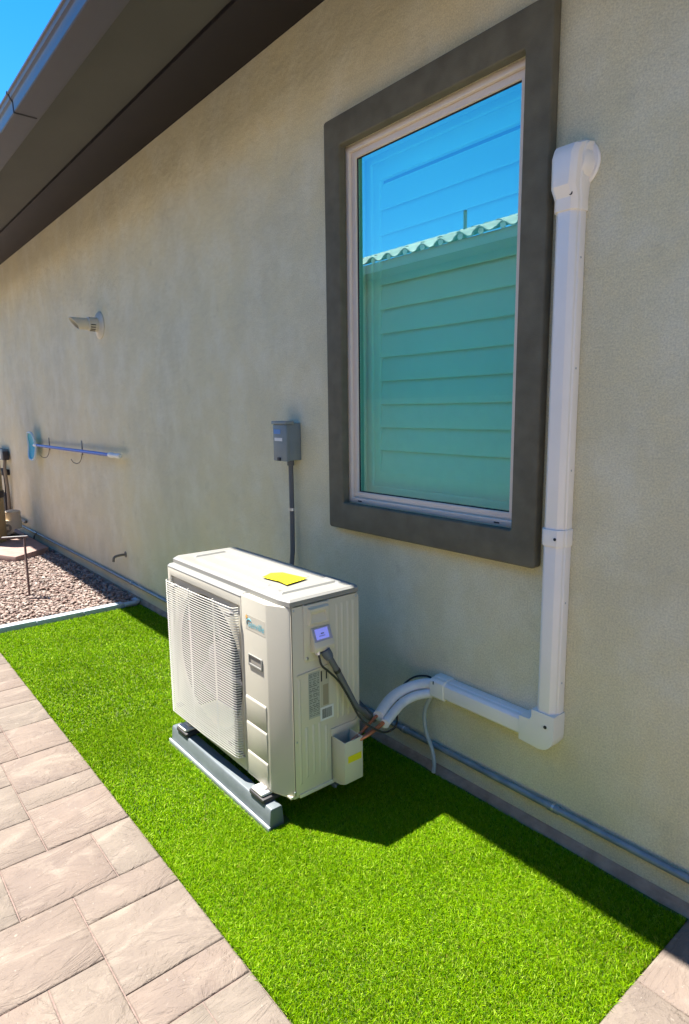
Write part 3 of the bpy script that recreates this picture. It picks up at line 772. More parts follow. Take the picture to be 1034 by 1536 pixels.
# right side panel details: pressed ribs in framed fields
def rib(y, z0, z1, hw=0.007, h=0.0045, m=None):
    b = MB(); x = AX1-.0005
    b.add([(x, y-hw, z0), (x, y+hw, z0), (x, y+hw, z1), (x, y-hw, z1), (x+h, y-hw*.35, z0+.012), (x+h, y+hw*.35, z0+.012), (x+h, y+hw*.35, z1-.012), (x+h, y-hw*.35, z1-.012)],
          [(0,1,5,4),(1,2,6,5),(2,3,7,6),(3,0,4,7),(4,5,6,7)])
    b.build('side_rib', M['unit'], ac, smooth=True, ang=50)
for y in (-0.470, -0.445, -0.418, -0.392): rib(y, 0.35, 0.80)
rib(-0.646, 0.148, 0.556)
for y in (-0.618, -0.586, -0.558): rib(y, 0.165, 0.365)
rib(-0.528, 0.150, 0.345)
MB().prism([(-0.655, 0.566), (-0.655, 0.572), (-0.515, 0.579), (-0.515, 0.573)], 'x', AX1+.0002, AX1+.004).build('side_rib', M['unit'], ac)
MB().box(AX1-.001, AX1+.0012, -0.6745, -0.6715, AZ0+.012, AZ1+.008).build('side_seam', mat('seam', (0.17, 0.15, 0.12), 0.8), ac)
MB().box(AX1-.010, AX1+.004, -0.655, -0.372, AZ0-.001, AZ0+.014).build('base_flange', M['unit'], ac, bevel=0.002)
MB().box(AX1+.0004, AX1+.0016, -0.506, -0.5035, AZ0+.012, 0.30).build('side_seam', bpy.data.materials['seam'], ac)
# service cover with handle bowl and hooded wiring box
sc = MB().prism([(-0.624, 0.622), (-0.614, 0.612), (-0.518, 0.612), (-0.508, 0.622), (-0.508, 0.822), (-0.624, 0.822)], 'x', AX1+.0003, AX1+.005).build('service_cover', M['unit'], ac, bevel=0.0015)
x0 = AX1+.0052
b = MB()  # bowl: frame of slanted faces sinking to a floor
yo, yi, zo, zi = (-0.604, -0.520), (-0.596, -0.530), (0.752, 0.806), (0.757, 0.796)
MB().ring(0, 1, 0, 1, .1, 0, 1)
fr = [(x0, yo[0]-.006, zo[0]-.006), (x0, yo[1]+.006, zo[0]-.006), (x0, yo[1]+.006, zo[1]+.006), (x0, yo[0]-.006, zo[1]+.006)]
r1 = [(x0+.010, yo[0], zo[0]), (x0+.010, yo[1], zo[0]), (x0+.010, yo[1], zo[1]), (x0+.010, yo[0], zo[1])]
r2_ = [(x0+.010, yi[0], zi[0]), (x0+.010, yi[1], zi[0]), (x0+.010, yi[1], zi[1]), (x0+.010, yi[0], zi[1])]
fl = [(x0+.009, yi[0]+.001, zi[0]+.001), (x0+.009, yi[1]-.001, zi[0]+.001), (x0+.0008, yi[1]-.004, zi[1]-.012), (x0+.0008, yi[0]+.004, zi[1]-.012)]
b.add(fr+r1+r2_+fl, [(k*4+i, k*4+(i+1) % 4, k*4+4+(i+1) % 4, k*4+4+i) for k in range(3) for i in range(4)]+[(12, 13, 14, 15)])
b.build('handle_bowl', M['unit'], sc, smooth=True, ang=20)
hood = MB().prism([(x0-.001, 0.732), (x0+.006, 0.734), (x0+.026, 0.688), (x0+.034, 0.668), (x0+.030, 0.650), (x0-.001, 0.645)], 'y', -0.598, -0.511)
hood.v = [(v[0], v[1], v[2]) for v in hood.v]
hd = hood.build('wiring_hood', M['unit'], sc, bevel=0.003)
# glossy label on the sloping hood face, glowing for the sky it reflects
p0 = Vector((x0+.0065, 0, 0.7335)); p1 = Vector((x0+.0265, 0, 0.687)); dn = (p1-p0); nrm = Vector((-dn.z, 0, dn.x)).normalized()
if nrm.x < 0: nrm = -nrm
def slope_quad(y0, y1, t0, t1, off, name, m, par):
    b = MB(); vs = []
    for o_ in (off-.0006, off):
        for y, t in ((y0, t0), (y1, t0), (y1, t1), (y0, t1)):
            q = p0+dn*t+nrm*o_; vs.append((q.x, y, q.z))
    b.add(vs, [(3,2,1,0),(4,5,6,7),(0,1,5,4),(1,2,6,5),(2,3,7,6),(3,0,4,7)]); return b.build(name, m, par)
slope_quad(-0.594, -0.515, 0.02, 0.98, 0.0008, 'display_bezel', M['screen_bezel'], sc)
glow_lb = slope_quad(-0.585, -0.528, 0.10, 0.84, 0.0016, 'display_screen', M['screen'], sc)
slope_quad(-0.562, -0.548, 0.42, 0.50, 0.0022, 'display_mark', M['inkg'], sc)
slope_quad(-0.572, -0.545, 0.60, 0.64, 0.0022, 'display_mark', M['inkg'], sc)
MB().lathe([(0.006, 0), (0.006, 0.002), (0.003, 0.003)], (x0, -0.612, 0.626), (1, 0, 0), 12).build('screw', M['zinc'], sc, smooth=True)
MB().lathe([(0.005, 0), (0.005, 0.002), (0.003, 0.003)], (AX1+.0005, -0.675, 0.128), (1, 0, 0), 12).build('screw', M['zinc'], ac, smooth=True)
for sy, sz in ((-0.380, 0.812), (-0.664, 0.812), (-0.512, 0.60), (-0.662, 0.32), (-0.381, 0.325), (-0.381, 0.13), (-0.51, 0.822), (-0.62, 0.822)):
    MB().lathe([(0.0042, 0), (0.0042, 0.0018), (0.0025, 0.0026)], (AX1+.0004, sy, sz), (1, 0, 0), 10).build('screw', M['zinc'], ac, smooth=True)
# labels
def side_quad(y0, y1, z0, z1, off, name, m, par, lab=None):
    return MB().box(AX1+off-.0005, AX1+off, y0, y1, z0, z1).build(name, m, par, label=lab)
lb = side_quad(-0.606, -0.555, 0.390, 0.566, 0.0012, 'rating_label', M['label_grey'], ac)
b = MB(); zz = 0.560
random.seed(3)
while zz > 0.398:
    h_ = random.choice((.0022, .0022, .0035)); y = -0.603
    while y < -0.561:
        l_ = random.uniform(.006, .02); b.box(AX1+.0013, AX1+.0016, y, min(y+l_, -0.558), zz-h_, zz); y += l_+random.uniform(.002, .007)
    zz -= h_+random.choice((.0028, .0036, .006))
b.build('label_print', M['inkg'], lb)
lb2 = side_quad(-0.552, -0.512, 0.418, 0.562, 0.0012, 'efficiency_label', mat('tan_label', (0.50, 0.46, 0.34), 0.5), ac)
b = MB()
b.box(AX1+.0013, AX1+.0016, -0.550, -0.544, 0.520, 0.560); b.box(AX1+.0013, AX1+.0016, -0.527, -0.521, 0.525, 0.560)
b.build('label_print', M['ink'], lb2)
side_quad(-0.541, -0.516, 0.425, 0.505, 0.0016, 'label_panel', mat('tan_label_dark', (0.33, 0.28, 0.19), 0.5), lb2)
lb3 = side_quad(-0.555, -0.493, 0.366, 0.419, 0.0020, 'barcode_label', M['paper'], ac)
b = MB(); y = -0.547
while y < -0.502:
    l_ = random.choice((.0012, .002, .003)); b.box(AX1+.0021, AX1+.0024, y, y+l_, 0.374, 0.411); y += l_+random.choice((.0012, .002))
b.build('barcode_print', M['ink'], lb3)
# valve cover: open topped box
vx0, vx1, vy0, vy1, vz0, vz1 = AX1+.0005, -1.684, -0.502, -0.414, 0.125, 0.290
b = MB(); t_ = 0.004
b.box(vx0, vx1, vy0, vy0+t_, vz0, vz1); b.box(vx1-t_, vx1, vy0+t_, vy1-t_, vz0, vz1-.0); b.box(vx0, vx1, vy1-t_, vy1, vz0, vz1)
b.prism([(vx0, vz0-.018), (vx1-.03, vz0-.012), (vx1, vz0-.0002), (vx0, vz0-.0002)], 'y', vy0, vy1)
vc = b.build('valve_cover', M['unit'], ac, bevel=0.0015)
MB().box(vx0, vx0+.003, vy0-.006, vy1+.03, vz1+.0005, vz1+.03).build('valve_cover_rim', M['unit'], vc, bevel=0.001)
MB().box(vx1+.0003, vx1+.0009, -0.487, -0.422, 0.205, 0.232).build('valve_sticker', M['yellow'], vc)
for vy in (-0.472, -0.444):
    MB().lathe([(0.014, -.012), (0.014, 0), (0.009, .002), (0.009, .03)], (vx0+.032, vy, 0.222), (0.3, 0, 1), 6).build('valve_nut', M['zinc'], vc)
# feet
for fx, fy in ((-2.532, -0.722), (-1.898, -0.722), (-2.532, -0.365), (-1.898, -0.365)):
    s_ = 1 if fy < -.5 else -1
    ft = MB().box(fx-.052, fx+.048, fy-.035*s_, fy+.055*s_, 0.0705, 0.088).build('mounting_foot', M['rubber'], ac, bevel=0.005)
    MB().box(fx-.040, fx+.034, fy-.031, fy+.028, 0.0885, 0.103).build('foot_cap', M['cap'], ft, bevel=0.006, seg=3)
    MB().box(fx-.024, fx+.020, fy-.008, fy+.022, 0.1032, 0.112).build('foot_cap_boss', M['cap'], ft, bevel=0.004, seg=3)
    MB().box(fx-.008, fx+.006, fy+.001, fy+.007, 0.1122, 0.1128).build('cap_hole', M['rubber'], ft)

# rails
def rail(y, label, rx0=-2.640, rx1=-1.808):
    rl = thing('equipment_rail', ((rx0+rx1)/2, y, 0), label, 'equipment rail', 'plastic rails under the air conditioner')
    b = MB(); pr = [(y-.040, 0.004), (y-.035, 0.062), (y-.031, 0.069), (y+.012, 0.069), (y+.017, 0.062), (y+.022, 0.004), (y+.022, -0.012), (y-.040, -0.012)]
    b.prism(pr, 'x', rx0, rx1); b.build('rail_body', M['rail'], rl, bevel=0.003, seg=2)
    b = MB(); b.box(rx0-.010, rx1+.008, y-.050, y-.0405, -0.012, 0.007); b.build('base_flange', M['rail_edge'], rl, bevel=0.003)
    return rl
rail(-0.717, 'blue grey plastic rail under the front of the air conditioner, in the sun')
rail(-0.368, 'shaded blue grey plastic rail under the back of the air conditioner', -2.60, -1.86)

# ------------------------------------------------------------------ line cover on the wall
lc = thing('line_cover', (-1.15, 0, 1.3), 'white plastic pipe cover running down the wall beside the window and turning left', 'pipe cover')
def chan_poly(a0, a1, d, r=0.012, ch=0.015):
    # outline in (across, y): flat back on wall, rounded front corners with a shallow step
    return [(a0, -0.001), (a0, -d*0.55), (a0+.004, -d*0.58), (a0+.004, -(d-ch)), (a0+.004+ch, -d), (a1-.004-ch, -d), (a1-.004, -(d-ch)), (a1-.004, -d*0.58), (a1, -d*0.55), (a1, -0.001)]
X0c, X1c = -1.186, -1.108
def vchan(x0, x1, d, z0, z1, nm, m, bev=0.003, par=lc):
    return MB().prism(chan_poly(x0, x1, d), 'z', z0, z1).build(nm, m, par, bevel=0.006 if bev == 0.003 else bev, seg=3, ang=50)
vchan(X0c, X1c, 0.062, 1.083, 2.10, 'vertical_channel', M['pvc'])
vchan(X0c, X1c, 0.062, 0.44, 1.0775, 'vertical_channel', M['pvc'])
cpl = vchan(X0c-.004, X1c+.004, 0.067, 1.052, 1.108, 'coupler', M['pvc'])
MB().lathe([(0.005, 0), (0.005, .002)], (X1c-.020, -0.0675, 1.078), (0, -1, 0), 10).build('screw', M['joint'], cpl)
hz = MB(); 
def hchan(x0, x1, z0, z1, d, nm, m, par=lc):
    pr = [(-0.001, z0), (-d*.55, z0), (-d*.58, z0+.004), (-(d-.010), z0+.004), (-d, z0+.014), (-d, z1-.014), (-(d-.010), z1-.004), (-d*.58, z1-.004), (-d*.55, z1), (-0.001, z1)]
    return MB().prism(pr, 'x', x0, x1).build(nm, m, par, bevel=0.003, seg=3)
hchan(-1.625, -1.225, 0.346, 0.424, 0.062, 'horizontal_channel', M['pvc'])
ef = hchan(-1.668, -1.598, 0.340, 0.430, 0.068, 'end_fitting', M['pvc2'])
MB().box(-1.650, -1.646, -0.0695, -0.0675, 0.405, 0.418).build('fitting_slot', M['joint'], ef)
# elbow
pl = [(-1.240, 0.341), (-1.160, 0.336)]
for k in range(9):
    a = R(-90+90*k/8); pl.append((-1.160+0.056*math.cos(a), 0.392+0.056*math.sin(a)))
pl += [(-1.103, 0.470), (-1.191, 0.470), (-1.191, 0.440)]
for k in range(5):
    a = R(0-90*k/4); pl.append((-1.205+0.013*math.cos(a), 0.4435+0.013*math.sin(a)))
pl += [(-1.240, 0.430)]
el_ = MB().prism(pl, 'y', -0.068, -0.001).build('corner_elbow', M['pvc2'], lc, bevel=0.014, seg=5, ang=60)
MB().lathe([(0.006, 0), (0.006, .002)], (-1.135, -0.0685, 0.425), (0, -1, 0), 10).build('screw', M['joint'], el_)
# head: channel flares out, then dives into a round wall flange
hb = MB(); secs = [(2.085, 0.067, 0.0), (2.120, 0.067, 0.0), (2.150, 0.088, 0.006), (2.235, 0.090, 0.008), (2.262, 0.078, 0.010), (2.272, 0.050, 0.016), (2.275, 0.02, 0.02)]
vs = []; prof = None
for z, d, g_ in secs:
    sh = 0.022*max(0, (z-2.12)/0.15)
    p = chan_poly(X0c-.004+0.0, X1c+.004+sh*.6, d)
    prof = len(p); vs += [(q[0], q[1], z - (0.016*(1+q[1]/0.09) if False else 0)) for q in p]
fs = [(k*prof+i, k*prof+(i+1) % prof, (k+1)*prof+(i+1) % prof, (k+1)*prof+i) for k in range(len(secs)-1) for i in range(prof)]
fs += [tuple(range(prof))[::-1], tuple((len(secs)-1)*prof+i for i in range(prof))]
hb.add(vs, fs); hd2 = hb.build('wall_inlet_head', M['pvc'], lc, bevel=0.003, seg=2, ang=50)
MB().lathe([(0.006, 0), (0.006, .002)], (-1.122, -0.0685, 2.128), (0, -1, 0), 10).build('screw', M['joint'], hd2)
MB().lathe([(0.070, 0.0), (0.070, 0.004), (0.066, 0.009), (0.02, 0.010)], (-1.140, -0.0005, 2.222), (0, -1, 0), 40).build('wall_flange', M['pvc'], lc, smooth=True)
MB().lathe([(0.057, 0.0), (0.056, 0.030), (0.048, 0.045), (0.01, 0.048)], (-1.140, -0.009, 2.218), (0, -1, 0), 36).build('flange_collar', M['pvc'], lc, smooth=True)

for sz in (1.95, 1.62, 1.30, 0.86, 0.58):
    MB().lathe([(0.0035, 0), (0.0035, .0015)], (X1c-.0005, -0.022, sz), (1, 0, 0), 8).build('screw', M['zinc'], lc)
# ------------------------------------------------------------------ refrigerant lines, cables, hose
ls = thing('refrigerant_lines', (-1.7, -0.2, 0.3), 'pair of white insulated pipes with bare copper ends curving from wall cover to unit', 'pipes')
i1 = spline([(-1.64, -.036, .392), (-1.690, -.042, .387), (-1.745, -.068, .368), (-1.770, -.13, .352), (-1.757, -.21, .340), (-1.712, -.31, .325)], 8)
i2 = spline([(-1.64, -.045, .366), (-1.680, -.055, .352), (-1.722, -.092, .337), (-1.736, -.15, .322), (-1.714, -.22, .314), (-1.676, -.31, .306)], 8)
MB().tube(i1, 0.0215, 16).build('insulated_line', M['insul'], ls, smooth=True)
MB().tube(i2, 0.0185, 16).build('insulated_line', M['insul'], ls, smooth=True)
MB().tube(spline([(-1.722, -.29, .328), (-1.716, -.33, .318), (-1.708, -.40, .290), (-1.718, -.444, .262), (-1.728, -.447, .235)], 8), 0.0065, 10).build('copper_pipe', M['copper'], ls, smooth=True)
MB().tube(spline([(-1.690, -.285, .315), (-1.680, -.33, .304), (-1.683, -.395, .286), (-1.705, -.455, .265), (-1.728, -.473, .235)], 8), 0.0085, 10).build('copper_pipe', M['copper'], ls, smooth=True)
bc = thing('black_cable', (-1.7, -0.4, 0.4), 'thin black cable looping from the unit display along the white pipes', 'cable')
pc = spline([(-1.732, -.579, .652), (-1.727, -.578, .630), (-1.722, -.572, .600), (-1.716, -.541, .567), (-1.710, -.502, .520), (-1.698, -.462, .443), (-1.684, -.432, .375), (-1.665, -.40, .335), (-1.643, -.35, .300), (-1.645, -.30, .292), (-1.68, -.24, .285), (-1.75, -.17, .30), (-1.80, -.10, .345), (-1.775, -.055, .388), (-1.72, -.035, .408), (-1.675, -.035, .408), (-1.652, -.035, .402)], 8)
MB().tube(pc, 0.0042, 8).build('cable', M['black'], bc, smooth=True)
MB().lathe([(0.0105, 0), (0.0105, .010), (0.0125, .010), (0.0125, .016)], (-1.734, -.579, .640), (-0.1, 0, 1), 8).build('cable_gland', M['zinc'], bc)
gc = thing('flexible_conduit', (-1.7, -0.4, 0.5), 'dark grey flexible conduit plugged under the unit display and falling behind the copper pipes', 'conduit')
gpath = spline([(-1.724, -.536, .622), (-1.714, -.500, .550), (-1.708, -.462, .472), (-1.70, -.432, .410), (-1.71, -.39, .372), (-1.745, -.33, .315), (-1.84, -.22, .235), (-2.05, -.14, .22), (-2.40, -.09, .30), (-2.62, -.055, .50), (-2.672, -.045, .66)], 10)
MB().tube(gpath, 0.0115, 14).build('conduit_sheath', M['flex'], gc, smooth=True)
dr = (gpath[3]-gpath[0]).normalized()
MB().lathe([(0.019, 0), (0.019, 0.030), (0.0165, 0.032), (0.0165, 0.038)], Vector((-1.731, -.551, .652)), dr, 12).build('conduit_connector', M['fitting'], gc, smooth=True, ang=40)
q_ = gpath[8]
MB().tube([q_-dr*.006, q_+dr*.006], 0.0130, 14).build('conduit_tie', M['black'], gc, smooth=True)
dh = thing('drain_hose', (-1.69, -0.05, 0.2), 'short translucent grey drain hose hanging from the white pipe cover to the turf', 'hose')
MB().tube(spline([(-1.672, -.05, .362), (-1.683, -.05, .330), (-1.706, -.05, .275), (-1.712, -.05, .225), (-1.699, -.05, .166), (-1.668, -.05, .110), (-1.650, -.055, .060), (-1.648, -.06, .018)], 8), 0.0085, 12).build('hose', M['hose'], dh, smooth=True)

# ------------------------------------------------------------------ disconnect box
db = thing('disconnect_box', (-2.675, 0, 1.25), 'small grey electrical disconnect box on the wall left of the window', 'electrical box')
MB().box(-2.729, -2.618, -0.070, -0.0005, 1.253, 1.440).build('box_body', M['box'], db, bevel=0.003)
lidb = MB(); lidb.box(-2.733, -2.614, -0.092, -0.0705, 1.250, 1.432); lb_ = lidb.build('box_door', M['box'], db, bevel=0.004)
MB().box(-2.739, -2.609, -0.098, -0.045, 1.4325, 1.449).build('box_hood', M['box'], db, bevel=0.004)
MB().box(-2.722, -2.665, -0.0932, -0.0925, 1.385, 1.408).build('blue_sticker', M['blue_print'], lb_, label='blue sticker')
MB().box(-2.718, -2.650, -0.0932, -0.0925, 1.350, 1.366).build('white_sticker', M['paper'], lb_, label='white sticker')
MB().box(-2.69, -2.665, -0.100, -0.0925, 1.252, 1.268).build('latch', M['rubber'], lb_, bevel=0.002)
MB().tube([(-2.665, -.034, 1.2525), (-2.665, -.034, 1.225)], 0.0185, 14).build('conduit_hub', M['flex'], db, bevel=0.002)
MB().tube([(-2.665, -.034, 1.226), (-2.667, -.032, 1.10), (-2.670, -.030, 0.95), (-2.671, -.032, 0.78), (-2.672, -.045, 0.645)], 0.0125, 12).build('down_conduit', M['flex'], db, smooth=True)
MB().tube([(-2.669, -.031, 1.006), (-2.669, -.031, 0.992)], 0.0148, 14).build('pipe_strap', M['zinc'], db)

# ------------------------------------------------------------------ vent
vt = thing('exhaust_vent', (-5.39, 0, 2.2), 'beige round vent pipe with slanted end and wall plate high on the wall', 'vent')
MB().lathe([(0.108, 0), (0.108, .004), (0.100, .012), (0.055, .024), (0.050, .026)], (-5.39, -.0005, 2.203), (0, -1, 0), 40).build('wall_plate', M['vent'], vt, smooth=True)
MB().lathe([(0.056, 0), (0.056, .075), (0.050, .078)], (-5.39, -.022, 2.205), (0, -1, 0.02), 28).build('outer_sleeve', M['vent'], vt, smooth=True, ang=40)
b = MB(); n = 28; vs = []
for rr, side in ((0.046, 0), (0.046, 1), (0.041, 1), (0.041, 0)):
    for k in range(n):
        a = 2*math.pi*k/n; x_ = -5.39+rr*math.cos(a); z_ = 2.206+rr*math.sin(a)
        y_ = -0.10 if side == 0 else -0.205-0.035*math.sin(a)
        vs.append((x_, y_, z_))
b.add(vs, [(j*n+k, j*n+(k+1) % n, (j+1)*n+(k+1) % n, (j+1)*n+k) for j in range(3) for k in range(n)])
b.build('vent_pipe', M['vent'], vt, smooth=True, ang=40)
MB().lathe([(0.0405, 0), (0.0405, .004)], (-5.39, -.13, 2.206), (0, -1, 0), 24).build('pipe_inside', M['dark'], vt)
for k in range(4):
    a = R(-8-20*k); MB().tube([(-5.39+.0555*math.cos(a), -.050, 2.205+.0555*math.sin(a)), (-5.39+.0555*math.cos(a), -.088, 2.205+.0555*math.sin(a))], 0.004, 6).build('vent_slot', M['dark'], vt)

# ------------------------------------------------------------------ wall spout
sp = thing('pipe_spout', (-5.157, 0, 0.32), 'small tan painted pipe stub bending down from the wall above the rock bed', 'pipe')
MB().tube(spline([(-5.157, 0.0, .335), (-5.155, -.05, .335), (-5.150, -.095, .328), (-5.148, -.106, .310), (-5.148, -.108, .290)], 5), 0.0105, 10).build('spout', M['spout'], sp, smooth=True)
MB().lathe([(0.026, 0), (0.024, .004), (0.012, .006)], (-5.157, -.0005, .335), (0, -1, 0), 18).build('escutcheon', M['spout'], sp, smooth=True)

# ------------------------------------------------------------------ pool skimmer and hooks
sk = thing('pool_skimmer', (-6.3, -.05, 1.16), 'blue pole pool skimmer with cyan net lying on wall hooks', 'pool skimmer')
MB().tube([(-7.40, -.060, 1.163), (-5.22, -.060, 1.163)], 0.0145, 12).build('pole', M['pole'], sk, smooth=True)
MB().tube([(-5.22, -.060, 1.163), (-5.19, -.060, 1.163), (-5.15, -.06, 1.163), (-5.14, -.06, 1.163), (-4.985, -.060, 1.163), (-4.97, -.06, 1.163)], [.0145, .022, .024, .019, .021, .012], 14).build('grip', M['white'], sk, smooth=True)
MB().tube([(-7.40, -.062, 1.163), (-7.49, -.066, 1.163)], 0.018, 12).build('net_socket', M['white'], sk, smooth=True)
hoop = []
for k in range(28):
    a = 2*math.pi*k/28; ca, sa = math.cos(a), math.sin(a)
    sx = abs(ca)**0.6*(1 if ca > 0 else -1)
    hoop.append((-7.56+0.165*sx*(1 if ca < 0 else .8), -.068-.02*abs(sa), 1.150+0.150*abs(sa)**0.8*(1 if sa > 0 else -1)))
MB().tube(hoop, 0.011, 8, closed=True).build('net_rim', M['netrim'], sk, smooth=True)
b = MB(); hc = Vector((-7.56, -.062, 1.150)); n = len(hoop)
b.add([hc+Vector((0, .012, 0))]+[Vector(p)+Vector((0, .003, 0)) for p in hoop]+[hc+Vector((0, .018, 0))]+[Vector(p)+Vector((0, .006, 0)) for p in hoop],
      [(0, 1+i, 1+(i+1) % n) for i in range(n)]+[(n+1, n+2+(i+1) % n, n+2+i) for i in range(n)])
b.build('net', M['net'], sk)
for i, (hx, lab) in enumerate(((-7.15, 'small dark wall hook holding the skimmer pole next to the cyan net'), (-6.08, 'small dark wall hook holding the skimmer pole near its middle'))):
    hk = thing('wall_hook', (hx, 0, 1.2), lab, 'hook', 'wall hooks carrying the skimmer pole')
    MB().box(hx-.014, hx+.014, -.005, -.0005, 1.12, 1.25).build('hook_plate', M['spout'], hk, bevel=0.002)
    MB().tube(spline([(hx, -.006, 1.13), (hx-.004, -.016, 1.08), (hx-.01, -.04, 1.045), (hx-.012, -.08, 1.05), (hx-.012, -.105, 1.085)], 6), 0.0035, 8).build('lower_hook_arm', M['spout'], hk, smooth=True)

# ------------------------------------------------------------------ pool equipment at the far left
slab = MB().prism([(-7.22, -.08), (-6.93, -.47), (-7.55, -.75), (-8.7, -1.02), (-8.7, -.08)], 'z', -0.03, 0.082).build('equipment_slab', M['slab'], bevel=0.012)
tag(slab, 'low reddish brown slab under the tan tank and pump', 'slab')
tk = thing('filter_tank', (-7.945, -.495, .08), 'tall tan filter tank with black clamp band at the left edge', 'filter tank')
MB().lathe([(0.155, 0), (0.165, .03), (0.165, .50)], (-7.945, -.495, .083), (0, 0, 1), 36).build('lower_body', M['tank'], tk, smooth=True, ang=50)
MB().lathe([(0.172, 0), (0.176, .012), (0.176, .062), (0.172, .074)], (-7.945, -.495, .5835), (0, 0, 1), 36).build('clamp_band', M['rubber'], tk, smooth=True, ang=40)
MB().lathe([(0.165, 0), (0.165, .56), (0.135, .64), (0.06, .68), (.01, .69)], (-7.945, -.495, .658), (0, 0, 1), 36).build('upper_body', M['tank'], tk, smooth=True, ang=50)
MB().lathe([(0.035, 0), (0.035, .05), (.02, .06)], (-7.945, -.495, 1.345), (0, 0, 1), 16).build('pressure_cap', M['rubber'], tk, smooth=True)
b = MB(); vs = []
for k in range(9):
    a = R(-60+70*k/8); vs += [(-7.945+.1665*math.cos(a), -.495+.1665*math.sin(a), z) for z in (.33, .50)]
b.add(vs, [(2*k, 2*k+2, 2*k+3, 2*k+1) for k in range(8)]); b.build('tank_label', M['paper'], tk)
pm = thing('pool_pump', (-8.05, -.30, .083), 'small beige pool pump behind the filter tank', 'pump')
MB().lathe([(0.05, 0), (0.085, .01), (0.088, .05), (0.075, .12), (0.07, .30)], (-8.02, -.31, .205), (-0.98, .15, 0), 28).build('motor_housing', M['pump'], pm, smooth=True, ang=50)
MB().lathe([(0.052, 0), (0.052, .006)], (-8.012, -.312, .205), (0.98, -.15, 0), 24).build('motor_face', M['spout'], pm)
MB().box(-8.006, -7.996, -.335, -.29, .185, .225).build('motor_plate', M['pump'], pm, bevel=0.003)
MB().lathe([(0.09, 0), (0.095, .06), (0.085, .16), (0.088, .17), (.088, .20), (.05, .215)], (-8.12, -.22, .18), (0, 0, 1), 28).build('strainer_pot', M['pump'], pm, smooth=True, ang=50)
MB().box(-8.2, -7.98, -.36, -.19, .083, .12).build('pump_foot', M['rubber'], pm, bevel=0.004)
ob = thing('outlet_box', (-9.15, 0, .95), 'grey weatherproof outlet box with a plugged cord at the far left of the wall', 'outlet')
MB().box(-9.50, -9.06, -.075, -.0005, .915, 1.055).build('outlet_cover', M['box'], ob, bevel=0.006)
MB().box(-9.45, -9.18, -.0765, -.0755, .93, 1.035).build('outlet_door', M['white'], ob)
MB().box(-9.06, -8.98, -.085, -.02, .92, 1.03).build('plug', M['rubber'], ob, bevel=0.008)
MB().tube(spline([(-9.02, -.06, .925), (-9.03, -.07, .80), (-9.08, -.05, .60), (-9.12, -.04, .40), (-9.16, -.04, .22), (-9.24, -.06, .10)], 8), 0.020, 8).build('cord', M['spout'], ob, smooth=True)
tb = thing('timer_box', (-9.28, 0, .76), 'small black plug adapter with hanging cords below the outlet box', 'plug adapter')
MB().box(-9.46, -9.10, -.09, -.0005, .715, .79).build('adapter_body', M['rubber'], tb, bevel=0.008)
MB().box(-9.44, -9.34, -.0915, -.0905, .73, .78).build('adapter_face', M['paper'], tb)
MB().tube(spline([(-9.40, -.05, .715), (-9.42, -.05, .55), (-9.38, -.05, .45)], 6), 0.009, 6).build('cord', M['black'], tb, smooth=True)
MB().tube(spline([(-9.22, -.05, .715), (-9.20, -.05, .55), (-9.25, -.05, .45)], 6), 0.009, 6).build('cord', M['black'], tb, smooth=True)
MB().box(-9.42, -9.20, -.07, -.02, .24, .47).build('power_brick', M['rubber'], tb, bevel=0.012)
wb = thing('wall_cord_bundle', (-8.6, 0, .18), 'dark pipe end lying against the foot of the wall beside the pump', 'pipe')
MB().tube(spline([(-8.95, -.03, .205), (-8.75, -.05, .19), (-8.55, -.04, .205), (-8.35, -.03, .20)], 6), 0.018, 8).build('pipe', M['spout'], wb, smooth=True)
ak = thing('anchor_hook', (-7.95, -.03, .05), 'small bent metal anchor standing at the wall foot behind the slab', 'anchor')
MB().tube(spline([(-7.90, -.02, .13), (-7.93, -.04, .10), (-7.98, -.05, .03), (-7.99, -.05, -.01)], 5), 0.010, 8).build('anchor_rod', M['spout'], ak, smooth=True)
MB().tube([(-8.04, -.10, .035), (-7.93, -.02, .02)], 0.008, 8).build('anchor_foot', M['steel'], ak, smooth=True)
sk2 = thing('metal_stake', (-5.549, -.672, 0), 'thin dark metal stake with a flat top bar standing in the rock bed', 'stake')
MB().box(-5.562, -5.536, -.679, -.665, -.03, .512).build('post', M['stake'], sk2, bevel=0.002)
MB().prism([(-5.545, -.640), (-5.530, -.655), (-5.60, -.83), (-5.625, -.82)], 'z', .5125, .524).build('top_bar', M['stake'], sk2, bevel=0.001, seg=1)
MB().prism([(-5.548, -.645), (-5.535, -.657), (-5.602, -.825), (-5.622, -.817)], 'z', .5243, .5255).build('worn_edge', M['steel'], sk2)

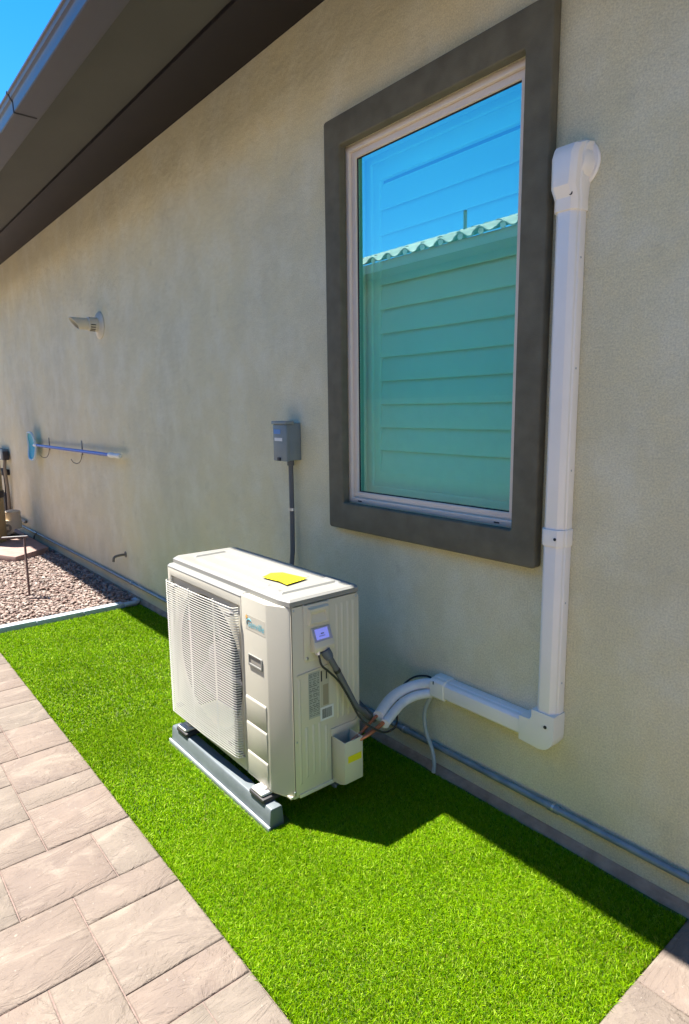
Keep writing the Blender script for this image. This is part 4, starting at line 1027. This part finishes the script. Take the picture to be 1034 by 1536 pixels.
# ------------------------------------------------------------------ across the side yard (seen in the window)
bw = thing('garden_wall', (-4, -3.1, 0), 'tan block wall across the side yard, reflected low in the window', 'wall')
MB().box(-14, 8, -3.25, -3.10, -0.1, 1.60).build('wall_face', M['block'], bw)
MB().box(-14, 8, -3.25, -3.10, 1.6005, 1.62).build('wall_cap', M['block'], bw)
nh = thing('neighbour_house', (-4, -4.6, 0), 'neighbouring house with clay barrel tile roof, reflected in the window', 'house')
MB().box(-16, 8, -13, -4.55, -0.1, 3.43).build('wall', M['nstucco'], nh)
MB().box(-16.4, 8.4, -4.5495, -4.045, 3.36, 3.40).build('soffit', M['nstucco'], nh)
MB().box(-16.4, 8.4, -4.0445, -4.02, 3.30, 3.415).build('fascia_board', M['nstucco'], nh)
th_ = R(19); pitch_t = 0.298
def tile_mesh():
    vs = []; n = 12; L_ = 0.42
    for lay in (0, -0.014):
        for t in (0, 1):
            for k in range(n+1):
                u_ = k/n; x_ = (u_-.5)*pitch_t*1.04
                if u_ < .62: h = 0.050*math.sin(math.pi*u_/.62)
                else: h = -0.018*math.sin(math.pi*(u_-.62)/.38)
                vs.append((x_, -t*L_*math.cos(th_), h+lay+t*L_*math.sin(th_)))
    m = n+1; fs = []
    for k in range(n):
        fs += [(k, k+1, m+k+1, m+k), (2*m+k+1, 2*m+k, 3*m+k, 3*m+k+1), (k+1, k, 2*m+k, 2*m+k+1)]
    me = bpy.data.meshes.new('roof_tile'); me.from_pydata(vs, [], fs)
    me.polygons.foreach_set('use_smooth', [True]*len(me.polygons)); me.set_sharp_from_angle(angle=R(50))
    me.materials.append(M['rtile']); return me
tm = tile_mesh()
bs = MB()
for i in range(40):
    x_ = -11.0+i*pitch_t
    for r_ in range(2):
        o = bpy.data.objects.new('roof_tile', tm); col.objects.link(o); o.parent = nh
        o.location = (x_+4+random.uniform(-.008, .008), 0.6+random.uniform(-.018, .018)-r_*0.37*math.cos(th_), 3.445+r_*(0.37*math.sin(th_)+.012)+random.uniform(-.004, .004))
        o.rotation_euler = (0, random.uniform(-.03, .03), random.uniform(-.03, .03))
    bs.lathe([(0.038, 0), (0.038, 0.01)], (x_-.055, -4.03, 3.452), (0, 1, 0), 12)
bs.build('bird_stop', M['mortar'], nh)
rows = MB(); vs = []; nx_ = int(24/0.0425); ny_ = 12
for j in range(ny_):
    for dd in (0, 1):
        for k in range(nx_):
            x_ = -16.2+k*0.0425; ph = ((x_+11.15)/pitch_t) % 1
            h = 0.05*math.sin(math.pi*ph/.62) if ph < .62 else -0.018*math.sin(math.pi*(ph-.62)/.38)
            t = 0.76+0.37*(j+dd)
            vs.append((x_, -4-t*math.cos(th_), 3.455+t*math.sin(th_)+h-(0.02 if dd else 0)))
rows.add(vs, [((2*j+d)*nx_+k, (2*j+d)*nx_+k+1, (2*j+d+1)*nx_+k+1, (2*j+d+1)*nx_+k) for j in range(ny_) for d in (0, 1) for k in range(nx_-1) if 2*j+d+1 < 2*ny_])
rows.build('tile_field', M['rtile'], nh, kind='stuff', smooth=True)
MB().box(-16.2, 8.2, -12.9, -4.3, 3.44, 3.46).build('roof_deck', M['frieze'], nh)
MB().lathe([(0.024, 0), (0.024, .36)], (-5.85, -5.0, 3.72), (0, 0, 1), 14).build('roof_pipe', M['box'], nh)
